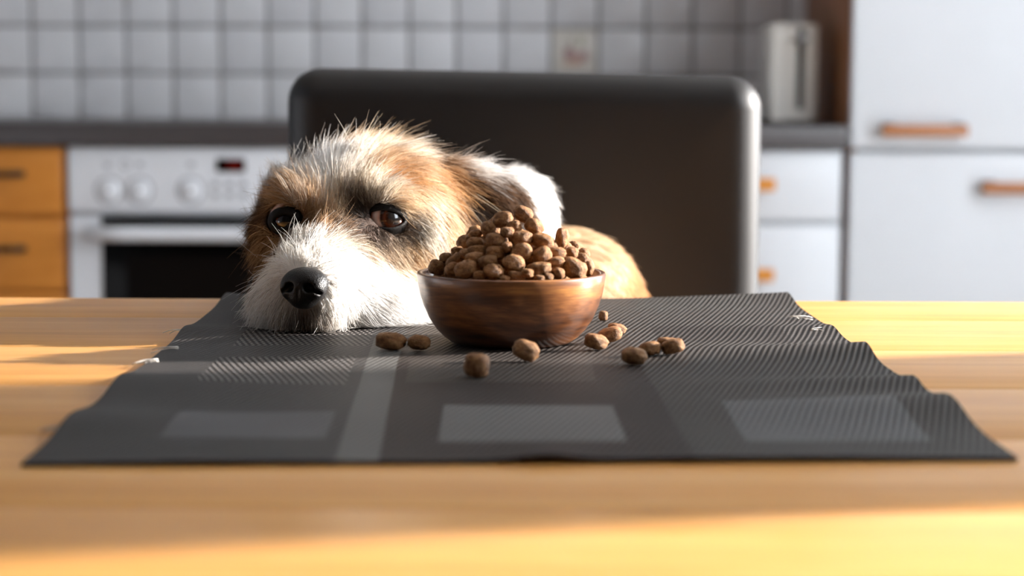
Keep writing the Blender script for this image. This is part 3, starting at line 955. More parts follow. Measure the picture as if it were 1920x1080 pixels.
while tries < 6000 and fill < 75:
    tries += 1
    a = random.uniform(0, 6.283); r = .048 * math.sqrt(random.random())
    x, y = BC[0] + r * math.cos(a), BC[1] + r * math.sin(a)
    z = random.uniform(RIM_Z - .016, mound(x, y) - .003)
    if z < RIM_Z and r > .044: continue
    rk = random.uniform(.0056, .0066)
    p = np.array([x, y, z])
    if any(np.linalg.norm(p - c) < (rk + q) * .90 for c, q in zip(cents, rads)): continue
    cents.append(p); rads.append(rk); fill += 1
    kibble(p, (rk * 1.15, rk * 1.0, rk * .82), random.uniform(-1, 1), SHARED, GRP, yaw=random.uniform(0, 3), pitch=random.uniform(-1, 1))

# loose pieces on the placemat: image x, image y of the lower edge, w, h, roll, label
loose = [(893, 711, 47, 44, 4, 'loose barrel shaped kibble standing on the placemat nearest the viewer', 0),
         (986, 683, 50, 37, 24, 'loose kibble in front of the wooden bowl', 1),
         (1118, 658, 45, 28, 12, 'loose kibble nearest the foot of the bowl, front of three', 4),
         (1144, 645, 46, 28, -14, 'loose lit kibble in the middle of three beside the bowl', 1),
         (1157, 628, 36, 19, 10, 'loose kibble at the back of three beside the bowl', 4),
         (1131, 602, 17, 18, 0, 'small kibble half hidden behind the bowl', 0),
         (1189, 687, 48, 32, 3, 'shaded loose kibble in front of a pair on the placemat', 3),
         (1220, 670, 40, 25, -4, 'loose pale kibble between two others farthest from the bowl', 1),
         (1262, 670, 43, 26, -12, 'loose pale crumbly kibble farthest from the bowl', 5),
         (1255, 656, 46, 17, 4, 'loose kibble peeking out behind the farthest kibble', 4),
         (785, 659, 43, 28, 0, 'dark loose kibble between the bowl and its neighbour by the muzzle', 3),
         (732, 659, 58, 32, 4, 'dark loose oval kibble closest to the dog muzzle', 4)]
for px, pyb, w, h, rl, lab, mi in loose:
    p = on_z(px, pyb, TABLE_Z + .002)
    mpp = float((p - EYE) @ fwd) / F_PX
    hw, hh = w / 2 * mpp, h / 2 * mpp
    hd = .5 * (hw + hh) * .95
    o = kibble((p[0], p[1] + hd * .6, TABLE_Z + .01), (hw, hd, hh), math.radians(rl), lab, 'loose kibble pieces on the placemat', mi=mi, yaw=random.uniform(-.15, .15))
    o.location.z = mat_top(p[0], p[1] + hd * .6) - low(o) + .0001

# ------------------------------------------------------------------ dog: signed distance body
T = TABLE_Z
def rotz(a): return np.array([[math.cos(a), -math.sin(a), 0], [math.sin(a), math.cos(a), 0], [0, 0, 1]])
def rotx(a): return np.array([[1, 0, 0], [0, math.cos(a), -math.sin(a)], [0, math.sin(a), math.cos(a)]])
def roty(a): return np.array([[math.cos(a), 0, math.sin(a)], [0, 1, 0], [-math.sin(a), 0, math.cos(a)]])
HY = math.radians(-18)              # head turned toward the window-less side
HEADR = rotz(HY)
def ell(P, c, r, R=None):
    q = P - c
    if R is not None: q = q @ R
    q1 = q / r
    k0 = np.sqrt((q1 ** 2).sum(-1)); k1 = np.sqrt(((q1 / r) ** 2).sum(-1)) + 1e-9
    return k0 * (k0 - 1) / k1
def cap(P, a, b, ra, rb):
    ab = b - a; h = np.clip(((P - a) @ ab) / (ab @ ab), 0, 1)
    return np.sqrt((((P - a) - h[..., None] * ab) ** 2).sum(-1)) - (ra + (rb - ra) * h)
def smin(a, b, k):
    h = np.clip(.5 + .5 * (b - a) / k, 0, 1)
    return b + (a - b) * h - k * h * (1 - h)
A3 = lambda px, py, Y: at(px, py, Y)

EYES = {}
def head_sdf(P, sockets=True):
    d = ell(P, A3(686, 380, 1.322), np.array([.053, .060, .0360]), HEADR @ roty(-.12))
    d = smin(d, ell(P, A3(708, 336, 1.335), np.array([.030, .038, .021]), HEADR), .02)
    d = smin(d, ell(P, A3(745, 452, 1.312), np.array([.044, .048, .040]), HEADR), .02)
    d = smin(d, ell(P, A3(572, 442, 1.300), np.array([.030, .045, .036]), HEADR), .02)
    d = smin(d, ell(P, A3(640, 485, 1.268), np.array([.037, .050, .034]), HEADR @ rotx(.35)), .018)
    d = smin(d, ell(P, A3(600, 525, 1.225), np.array([.030, .040, .028]), HEADR @ rotx(.35)), .016)
    d = smin(d, ell(P, A3(575, 550, 1.196), np.array([.024, .018, .024]), HEADR), .012)
    d = smin(d, ell(P, A3(548, 572, 1.212), np.array([.023, .026, .017]), HEADR), .012)
    d = smin(d, ell(P, A3(655, 566, 1.245), np.array([.042, .036, .022]), HEADR), .016)
    d = smin(d, ell(P, A3(755, 560, 1.300), np.array([.040, .050, .030]), HEADR), .02)
    d = smin(d, ell(P, A3(716, 372, 1.272), np.array([.020, .014, .010]), HEADR), .010)
    d = smin(d, ell(P, A3(560, 374, 1.268), np.array([.016, .014, .010]), HEADR), .010)
    return d
EAR_R = roty(math.radians(32)) @ rotz(.25)
def dog_sdf(P):
    d = head_sdf(P)
    d = smin(d, ell(P, A3(860, 452, 1.385), np.array([.055, .060, .052])), .03)
    d = smin(d, ell(P, A3(950, 432, 1.455), np.array([.034, .055, .045]), roty(.35)), .022)
    d = smin(d, ell(P, A3(1068, 566, 1.535), np.array([.058, .080, .056]), roty(.5)), .03)
    d = smin(d, ell(P, A3(1000, 760, 1.560), np.array([.075, .085, .120])), .04)
    base = A3(1010, 760, 1.56)
    d = smin(d, ell(P, np.array([base[0] + .02, 1.575, SEAT_Z + .092]), np.array([.105, .105, .085])), .04)
    for sx_, yy in ((-.055, 1.475), (.035, 1.465)):
        sh = np.array([base[0] + sx_, yy + .01, T - .07]); ft = np.array([base[0] + sx_, yy - .005, SEAT_Z + .0235])
        d = smin(d, cap(P, sh, ft, .030, .015), .02)
        d = smin(d, ell(P, ft + np.array([0, -.014, -.002]), np.array([.017, .026, .014])), .008)
    for sx_ in (-.085, .115):
        kn = np.array([base[0] + sx_, 1.52, SEAT_Z + .075]); ft = np.array([base[0] + sx_, 1.50, SEAT_Z + .0225])
        d = smin(d, cap(P, kn, ft, .034, .016), .02)
        d = smin(d, cap(P, ft, ft + np.array([0, -.03, 0]), .016, .014), .008)
    tl = np.array([base[0] + .09, 1.62, SEAT_Z + .05])
    d = smin(d, cap(P, tl, tl + np.array([.05, -.06, -.028]), .016, .009), .015)
    # ears
    d = smin(d, ell(P, A3(902, 366, 1.345), np.array([.036, .011, .019]), EAR_R), .010)
    d = smin(d, ell(P, A3(514, 405, 1.330), np.array([.010, .018, .028]), roty(.25)), .010)
    # the chin rests flat on the placemat
    clip = np.where(P[..., 1] < 1.425, (T + .0042) - P[..., 2], -1.0)
    d = np.maximum(d, clip)
    for c, r in EYES.values():
        e = np.sqrt(((P - c) ** 2).sum(-1)) - r
        d = -smin(-d, e, .003)
    return d

def march(px, py, fn, s0=1.05, s1=1.75):
    dr = ray(px, py); s = s0
    for _ in range(200):
        p = EYE + dr * s
        v_ = float(fn(p[None, :])[0])
        if v_ < .0002: return p
        s += max(v_ * .7, .0003)
        if s > s1: return None
    return p

EYE_R = .0150
EYE_POS = {}
for nm, (px, py) in {'near': (719, 411), 'far': (545, 414)}.items():
    h = march(px, py, head_sdf)
    EYE_POS[nm] = h + ray(px, py) * (EYE_R * .86)
for nm, c in EYE_POS.items(): EYES[nm] = (c, EYE_R * 1.02)

def surface_nets(fn, lo, hi, step):
    ax = [np.arange(l, h + step, step) for l, h in zip(lo, hi)]
    nx, ny, nz = map(len, ax)
    val = np.empty((nx, ny, nz), np.float32)
    gy, gz = np.meshgrid(ax[1], ax[2], indexing='ij')
    for i in range(nx):
        P = np.stack([np.full_like(gy, ax[0][i]), gy, gz], -1)
        val[i] = fn(P)
    ins = val < 0
    cnt = np.zeros((nx - 1, ny - 1, nz - 1), np.int8); acc = np.zeros((nx - 1, ny - 1, nz - 1, 3), np.float32)
    sl = lambda o, n_: slice(o, n_ - 1 + o)
    for axis in range(3):
        oth = [a for a in range(3) if a != axis]
        for o1 in (0, 1):
            for o2 in (0, 1):
                off0 = [0, 0, 0]; off0[oth[0]] = o1; off0[oth[1]] = o2
                off1 = list(off0); off1[axis] = 1
                a = val[sl(off0[0], nx), sl(off0[1], ny), sl(off0[2], nz)]; b = val[sl(off1[0], nx), sl(off1[1], ny), sl(off1[2], nz)]
                m = (a < 0) != (b < 0)
                tt = np.where(m, a / np.where(m, a - b, 1), 0)
                cnt += m
                for q in range(3):
                    acc[..., q] += np.where(m, tt if q == axis else off0[q], 0)
    act = cnt > 0
    idx = -np.ones(act.shape, np.int64); idx[act] = np.arange(act.sum())
    ijk = np.argwhere(act)
    V_ = (ijk + acc[act] / cnt[act][:, None]) * step + np.array([a[0] for a in ax])
    quads = []
    for axis in range(3):
        o1, o2 = [a for a in range(3) if a != axis]
        a = np.take(ins, range(0, ins.shape[axis] - 1), axis); b = np.take(ins, range(1, ins.shape[axis]), axis)
        e = np.argwhere(a != b)
        ok = (e[:, o1] > 0) & (e[:, o2] > 0) & (e[:, o1] < idx.shape[o1]) & (e[:, o2] < idx.shape[o2]) & (e[:, axis] < idx.shape[axis])
        e = e[ok]
        def cell(d1, d2):
            c = e.copy(); c[:, o1] -= d1; c[:, o2] -= d2
            return idx[c[:, 0], c[:, 1], c[:, 2]]
        q = np.stack([cell(1, 1), cell(0, 1), cell(0, 0), cell(1, 0)], 1)
        flip = a[tuple(e.T)] ^ (axis == 1)
        q[~flip] = q[~flip][:, ::-1]
        quads.append(q)
    return V_, np.vstack(quads)

def normals(fn, P, e=.0012):
    g = np.stack([fn(P + np.eye(3)[i] * e) - fn(P - np.eye(3)[i] * e) for i in range(3)], -1)
    return g / (np.linalg.norm(g, axis=1, keepdims=True) + 1e-9)

DV, DQ = surface_nets(dog_sdf, (-.20, 1.15, SEAT_Z - .01), (.20, 1.70, T + .145), .003)

# ------------------------------------------------------------------ fur guides
WHT, WH2 = srgb(246, 243, 240), srgb(228, 222, 214)
CRM, TAN, ORG = srgb(232, 216, 192), srgb(204, 166, 122), srgb(200, 148, 94)
BRN, DBR, BLK, GRY = srgb(132, 96, 64), srgb(70, 50, 36), srgb(26, 20, 18), srgb(120, 100, 84)
# px, py, image direction (dx, dy down), lift, length mm, colour a, colour b
G = [
    # muzzle
    (568, 488, -0.1, -1, .55, 11, WHT, WH2), (600, 478, .3, -1, .55, 13, WHT, WH2), (540, 480, -.5, -1, .5, 12, WHT, WH2), (622, 500, .9, -.5, .40, 11, WHT, WH2),
    (588, 456, .15, -1, .5, 14, WHT, WH2), (560, 462, -.3, -1, .5, 13, WHT, WH2), (620, 455, .7, -.6, .4, 13, WHT, CRM),
    (640, 530, 1, .2, .30, 11, WHT, WHT), (660, 490, 1, .1, .28, 11, WHT, WHT), (700, 530, 1, .3, .25, 13, WHT, WHT), (690, 575, 1, .55, .22, 16, WHT, WHT), (750, 580, 1, .4, .2, 18, WHT, WHT),
    (640, 590, .45, 1, .22, 15, WHT, WH2), (620, 560, .5, 1, .22, 10, WHT, WH2), (600, 598, .15, 1, .2, 10, GRY, WH2), (570, 602, 0, 1, .15, 8, DBR, GRY), (540, 600, -.2, 1, .22, 12, WH2, GRY),
    (512, 575, -.5, 1, .3, 11, WHT, WH2), (508, 530, -.9, .5, .35, 9, WHT, WH2), (520, 500, -1, .1, .4, 10, WHT, WH2), (490, 590, -.8, 1, .35, 12, WHT, WH2), (535, 545, -.4, .9, .3, 9, WHT, WH2),
    (790, 590, 1, .35, .2, 18, WHT, CRM), (720, 505, 1, .5, .25, 13, WHT, WHT),
    # under the eyes, cheeks
    (690, 465, .8, .7, .28, 12, GRY, CRM), (730, 475, .8, .8, .28, 14, BRN, CRM), (775, 475, .8, .8, .26, 16, CRM, TAN), (800, 430, .6, 1, .26, 17, CRM, WHT), (780, 520, 1, .7, .24, 18, CRM, WH2), (740, 515, 1, .6, .25, 14, CRM, WHT),
    (840, 480, .6, 1, .25, 20, TAN, CRM), (830, 400, .5, 1, .28, 18, CRM, TAN), (870, 520, .5, 1, .25, 20, CRM, WHT),
    # eye rims
    (690, 394, -.5, -.7, .3, 7, BLK, DBR), (676, 415, -.6, .4, .25, 6, BLK, DBR), (705, 434, .3, 1, .2, 6, BLK, DBR), (735, 436, .5, .8, .2, 6, BLK, DBR), (760, 425, 1, .5, .2, 8, DBR, BLK), (720, 386, .2, -1, .3, 7, DBR, BRN), (748, 390, .6, -.6, .25, 8, DBR, TAN),
    (664, 426, -.7, .5, .22, 7, BLK, DBR), (692, 438, .1, 1, .22, 7, BLK, DBR), (718, 444, .4, 1, .2, 8, BLK, GRY), (670, 404, -.6, -.3, .3, 8, BLK, DBR), (680, 384, -.3, -.9, .35, 9, BLK, DBR), (742, 430, .7, .7, .2, 7, BLK, DBR),
    (668, 378, -.2, -1, .45, 12, DBR, GRY), (685, 372, .1, -1, .4, 12, DBR, CRM),
    (528, 396, -.4, -.8, .3, 8, BLK, DBR), (560, 398, .2, -1, .3, 8, DBR, BLK), (525, 425, -.6, .6, .3, 7, DBR, BLK), (552, 437, 0, 1, .2, 6, BLK, DBR), (568, 420, .4, .5, .25, 7, DBR, BRN),
    # between the eyes
    (610, 430, 0, -1, .35, 13, BRN, TAN), (640, 430, .5, -.7, .35, 12, BRN, GRY), (592, 405, -.1, -1, .4, 14, TAN, BRN), (625, 395, .1, -1, .4, 14, TAN, CRM), (650, 400, .2, -1, .4, 13, BRN, CRM),
    # forehead
    (580, 360, -.25, -1, .42, 17, TAN, WH2), (610, 350, -.1, -1, .42, 18, WHT, WHT), (640, 355, .15, -1, .40, 18, WHT, CRM), (680, 345, .35, -1, .36, 15, CRM, WH2), (715, 355, .6, -.8, .32, 13, CRM, WH2), (600, 325, -.2, -1, .45, 16, WHT, WHT), (645, 325, .2, -1, .42, 16, WHT, WH2),
    (545, 345, -.6, -1, .45, 14, BRN, TAN), (560, 315, -.55, -1, .5, 14, WHT, WH2), (595, 310, -.25, -1, .45, 14, WHT, WHT), (630, 300, .1, -1, .45, 14, WHT, WHT), (660, 300, .25, -1, .48, 18, WHT, CRM),
    (610, 285, 0, -1, .5, 11, WHT, WHT), (665, 270, .1, -1, .55, 13, CRM, TAN), (700, 262, .4, -1, .55, 13, CRM, TAN), (740, 275, .8, -.7, .45, 16, WHT, CRM), (700, 310, .6, -.8, .35, 15, CRM, TAN),
    (750, 300, .9, -.3, .32, 14, ORG, CRM), (750, 330, .9, -.2, .30, 14, ORG, TAN), (780, 350, .9, .2, .28, 14, TAN, CRM), (760, 375, .9, .2, .26, 12, CRM, TAN), (800, 320, .95, .25, .3, 14, ORG, CRM), (830, 340, .9, .5, .3, 15, ORG, TAN), (805, 380, .8, .6, .26, 15, CRM, WHT),
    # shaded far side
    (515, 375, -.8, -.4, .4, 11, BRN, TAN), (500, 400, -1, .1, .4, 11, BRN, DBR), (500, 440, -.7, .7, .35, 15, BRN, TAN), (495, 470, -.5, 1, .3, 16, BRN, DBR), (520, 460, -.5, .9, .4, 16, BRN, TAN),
    # near ear
    (858, 345, .9, .45, .25, 14, BRN, TAN), (890, 345, 1, .3, .22, 14, BRN, DBR), (930, 365, 1, .5, .22, 14, DBR, BRN), (955, 385, 1, .6, .2, 13, DBR, BRN), (870, 375, .8, .7, .25, 16, BLK, BLK), (905, 385, .9, .6, .24, 18, BLK, DBR), (930, 395, .9, .6, .22, 16, DBR, BLK), (868, 400, .6, 1, .26, 18, DBR, BRN), (890, 420, .7, .8, .3, 22, BLK, DBR),
    # neck, shoulder and back
    (900, 318, .9, -.2, .3, 12, WHT, WHT), (940, 310, 1, -.1, .35, 11, WHT, WHT), (990, 320, 1, .3, .35, 11, WHT, WHT), (1025, 365, .7, 1, .3, 11, WHT, WHT), (1000, 370, .7, 1, .25, 12, WHT, WHT), (1030, 410, .5, 1, .25, 12, WHT, WHT), (960, 460, .5, 1, .25, 14, WHT, WHT), (1010, 450, .5, 1, .25, 13, WHT, WHT),
    (1075, 430, .7, .8, .22, 9, CRM, TAN), (1110, 450, .8, .8, .22, 9, TAN, CRM), (1160, 500, .7, 1, .22, 9, TAN, CRM), (1100, 520, .6, 1, .22, 9, TAN, CRM), (1190, 540, .6, 1, .22, 9, ORG, TAN),
]
gp, gd, gl, glen, ga, gb = [], [], [], [], [], []
for (px, py, dx, dy, lf, ln, ca, cb) in G:
    h = None
    for q in range(12):               # search towards the head if the ray misses
        fx = px + (700 - px) * q * .02 if px < 860 else px; fy = py + q * 4 if py < 420 else py - q * 3
        h = march(fx, fy, dog_sdf)
        if h is not None: break
    if h is None: continue
    gp.append(h); v_ = rgt * dx - upv * dy; gd.append(v_ / np.linalg.norm(v_)); gl.append(lf); glen.append(ln * .001); ga.append(ca); gb.append(cb)
# body below the table edge
for p, dd, ca, cb in (((.0, 1.45, T - .1), (0, -.2, -1), WHT, WHT), ((.12, 1.55, T - .12), (.2, 0, -1), ORG, TAN), ((-.08, 1.55, T - .12), (-.2, 0, -1), WHT, CRM), ((.02, 1.66, T - .1), (0, .3, -1), TAN, ORG), ((.02, 1.66, T - .22), (0, .3, -1), TAN, ORG),
                     ((.0, 1.5, SEAT_Z + .08), (0, -.3, -1), WHT, WHT), ((.14, 1.56, SEAT_Z + .1), (.2, 0, -1), TAN, ORG), ((-.1, 1.56, SEAT_Z + .1), (-.2, 0, -1), WHT, CRM)):
    gp.append(np.array(p)); gd.append(np.array(dd) / np.linalg.norm(dd)); gl.append(.2); glen.append(.010); ga.append(ca); gb.append(cb)
gp, gd, gl, glen, ga, gb = map(np.array, (gp, gd, gl, glen, ga, gb))

def guide_weights(P, power):
    out = np.empty((len(P), len(gp)), np.float32)
    for s in range(0, len(P), 20000):
        d2 = ((P[s:s + 20000, None, :] - gp[None]) ** 2).sum(-1) + .003 ** 2
        w = d2 ** (-power); out[s:s + 20000] = w / w.sum(1, keepdims=True)
    return out

# ------------------------------------------------------------------ dog mesh
body_c = (lambda w: w @ ((ga + gb) / 2))(guide_weights(DV, 2.5))
for c_, r_ in EYES.values():          # black pigmented skin round the eyes
    k_ = np.clip(1 - (np.linalg.norm(DV - c_, axis=1) / r_ - 1.0) / .45, 0, 1)[:, None]
    body_c = body_c * (1 - k_) + np.array(BLK) * k_
dog = empty('dog', (float(A3(1000, 700, 1.56)[0]), 1.55, SEAT_Z), 'scruffy white and tan terrier resting its chin on the placemat', 'dog')
DOGL = np.array(dog.location)
me = bpy.data.meshes.new('body')
me.from_pydata((DV - DOGL).tolist(), [], DQ.tolist())
me.shade_smooth()
ca_ = me.attributes.new('fur_color', 'FLOAT_COLOR', 'POINT')
ca_.data.foreach_set('color', np.hstack([body_c, np.ones((len(DV), 1))]).astype(np.float32).ravel())
t = NT('dog_skin')
at_ = t.n('ShaderNodeAttribute'); at_.attribute_name = 'fur_color'
nz = t.noise(t.coord(), 400, 3)
M['dog_skin'] = t.done(t.bsdf(t.mix(t.math('MULTIPLY', nz, .3), at_.outputs['Color'], srgb(120, 90, 76)), 0.8, normal=t.bump(nz, .5, .001)))
body = link('body', me, M['dog_skin'], dog)

# ------------------------------------------------------------------ eyes
def look_basis(f):
    f = f / np.linalg.norm(f); r = np.cross(f, [0, 0, 1.0]); r = -r / np.linalg.norm(r)
    # local x right (seen from the viewer), local y away from the viewer, local z up
    u = np.cross(r, -f) ; u = u / np.linalg.norm(u)
    if u[2] < 0: u = -u
    return np.stack([r, -f, u], 1)
def eye_material(name, gx, gz):
    t = NT(name)
    tc = t.n('ShaderNodeTexCoord')
    nv = t.n('ShaderNodeVectorMath', operation='NORMALIZE'); t.l(tc.outputs['Object'], nv.inputs[0])
    g = Vector((gx, -1, gz)).normalized()
    dt = t.n('ShaderNodeVectorMath', operation='DOT_PRODUCT'); t.l(nv.outputs[0], dt.inputs[0]); dt.inputs[1].default_value = g
    ang = t.math('ARCCOSINE', dt.outputs['Value'])
    nz = t.noise(tc.outputs['Object'], 700, 3)
    a2 = t.math('ADD', ang, t.math('MULTIPLY_ADD', nz, .06, -.03))
    colr = t.ramp(t.math('DIVIDE', a2, 1.2), [(0.0, (0.003, .003, .004)), (0.24, (0.004, .003, .003)), (0.30, srgb(36, 16, 9)), (0.41, srgb(86, 40, 20)), (0.50, srgb(60, 28, 14)), (0.56, srgb(26, 14, 10)), (0.63, srgb(196, 150, 132)), (0.76, srgb(222, 200, 190)), (0.88, srgb(170, 112, 98)), (0.95, srgb(20, 14, 12))])
    return t.done(t.bsdf(colr, .12, coat=1.0, coat_rough=.02, spec=.5))
t = NT('black_lid_skin')
M['lid'] = t.done(t.bsdf(t.ramp(t.noise(t.coord(), 500, 3), [(0.3, srgb(14, 11, 10)), (0.7, srgb(20, 16, 15))]), .6, spec=.15, normal=t.bump(t.noise(t.coord(), 900, 3), .4, .0006)))
def sphere_mesh(name, r, seg=32):
    bm = bmesh.new(); bmesh.ops.create_uvsphere(bm, u_segments=seg, v_segments=seg // 2, radius=r)
    me = bpy.data.meshes.new(name); bm.to_mesh(me); bm.free(); me.shade_smooth(); return me
# opening half extents as angles, roll of the opening, gaze
EYECFG = {'near': (dict(aw=.98, up=.38, dn=.36, tilt=math.radians(-5)), (.50, .08), (719, 411)),
          'far': (dict(aw=.46, up=.24, dn=.30, tilt=math.radians(5)), (.16, .04), (545, 414))}
for nm, (op, gz, pxy) in EYECFG.items():
    c = EYE_POS[nm]
    f = -ray(*pxy); f = f + np.array([.08 if nm == 'near' else -.30, 0, 0]); B = look_basis(f)
    e = link('eye', sphere_mesh('eye', EYE_R * .985), eye_material('amber_eye_' + nm, *gz), dog)
    mw = Matrix([[*B[i], (c - DOGL)[i]] for i in range(3)] + [[0, 0, 0, 1]])
    e.matrix_basis = mw
    e['label'] = 'amber brown eye looking toward the bowl'
    # lids: spherical shell around the almond opening
    NA, NR = 48, 8
    verts, faces = [], []
    for k in range(NA):
        th = 2 * math.pi * k / NA
        cx_, sz_ = math.cos(th), math.sin(th)
        ax_ = op['aw'] * math.copysign(abs(cx_) ** 1.0, cx_)
        az_ = (op['up'] if sz_ > 0 else op['dn']) * math.copysign(abs(sz_) ** 1.35, sz_)
        tl_ = op['tilt']
        ax_, az_ = ax_ * math.cos(tl_) - az_ * math.sin(tl_), ax_ * math.sin(tl_) + az_ * math.cos(tl_)
        for j in range(NR):
            w = j / (NR - 1)
            a1 = ax_ + .40 * cx_ * w; a2 = az_ + .36 * sz_ * w
            an = math.hypot(a1, a2) + 1e-9
            dirv = np.array([math.sin(an) * a1 / an, -math.cos(an), math.sin(an) * a2 / an])
            rr = EYE_R * (1.0 + .045 * min(1, w * 5) - .025 * w)
            verts.append(dirv * rr)
    for k in range(NA):
        for j in range(NR - 1):
            a = k * NR + j; b = ((k + 1) % NA) * NR + j
            faces.append((a, b, b + 1, a + 1))
    me = bpy.data.meshes.new('eyelid'); me.from_pydata([tuple(v_) for v_ in verts], [], faces); me.shade_smooth()
    ld = link('eyelid', me, M['lid'], dog); ld.matrix_basis = mw
    sm_ = ld.modifiers.new('thick', 'SOLIDIFY'); sm_.thickness = .0008; sm_.offset = -1

# ------------------------------------------------------------------ nose
NC = A3(571, 538, 1.178)
NR_ = rotz(HY * .9) @ rotx(-.12)
def nose_sdf(P):
    q = (P - NC) @ NR_                   # local: x right, y away, z up
    x, y, z = q[..., 0] * 1000, q[..., 1] * 1000, q[..., 2] * 1000
    Q = np.stack([x, y, z], -1)
    d = ell(Q, np.array([0, 1, 2.5]), np.array([14.2, 11.5, 9.5]))
    d = smin(d, ell(Q, np.array([0, -1, -5]), np.array([10.0, 9, 8.5])), 5)
    for s in (-1, 1):
        d = smin(d, ell(Q, np.array([s * 8.5, -2, -1.0]), np.array([5.6, 7, 6.5])), 3)      # alar wings
        d = -smin(-d, ell(Q, np.array([s * 6.2, -10.0, -.6]), np.array([3.4, 6.5, 2.9]), roty(s * .35)), 1.2)
        d = -smin(-d, ell(Q, np.array([s * 11.0, -7.5, -3.0]), np.array([4.2, 4.0, 1.2]), roty(s * .5)), 1.0)
    g = np.sqrt(x ** 2 + (y + 10.6) ** 2) - 1.0
    g = np.maximum(g, z + 1.5)
    d = -smin(-d, g, 1.0)
    return d * .001
nv_, nq_ = surface_nets(nose_sdf, NC - .021, NC + .021, .0007)
me = bpy.data.meshes.new('nose'); me.from_pydata((nv_ - DOGL).tolist(), [], nq_.tolist()); me.shade_smooth()
t = NT('black_wet_nose')
v = t.coord()
vor = t.n('ShaderNodeTexVoronoi'); t.l(v, vor.inputs['Vector']); vor.inputs['Scale'].default_value = 1100
M['nose'] = t.done(t.bsdf(srgb(10, 8, 9), .42, normal=t.bump(vor.outputs['Distance'], .35, .0006), spec=.4))
nose = link('nose', me, M['nose'], dog)
nose['label'] = 'wet black nose'

# ------------------------------------------------------------------ fur strands
tri = np.vstack([DQ[:, [0, 1, 2]], DQ[:, [0, 2, 3]]])
pa, pb, pc = DV[tri[:, 0]], DV[tri[:, 1]], DV[tri[:, 2]]
area = np.linalg.norm(np.cross(pb - pa, pc - pa), axis=1) / 2
cen = (pa + pb + pc) / 3
dens = np.where(cen[:, 2] > T - .012, 1.0, .10)
dens *= np.where(cen[:, 1] < 1.40, 1.0, np.where(cen[:, 2] > T - .012, .75, 1))
dens *= np.where((cen[:, 2] < T + .006) & (cen[:, 1] < 1.40), .12, 1)

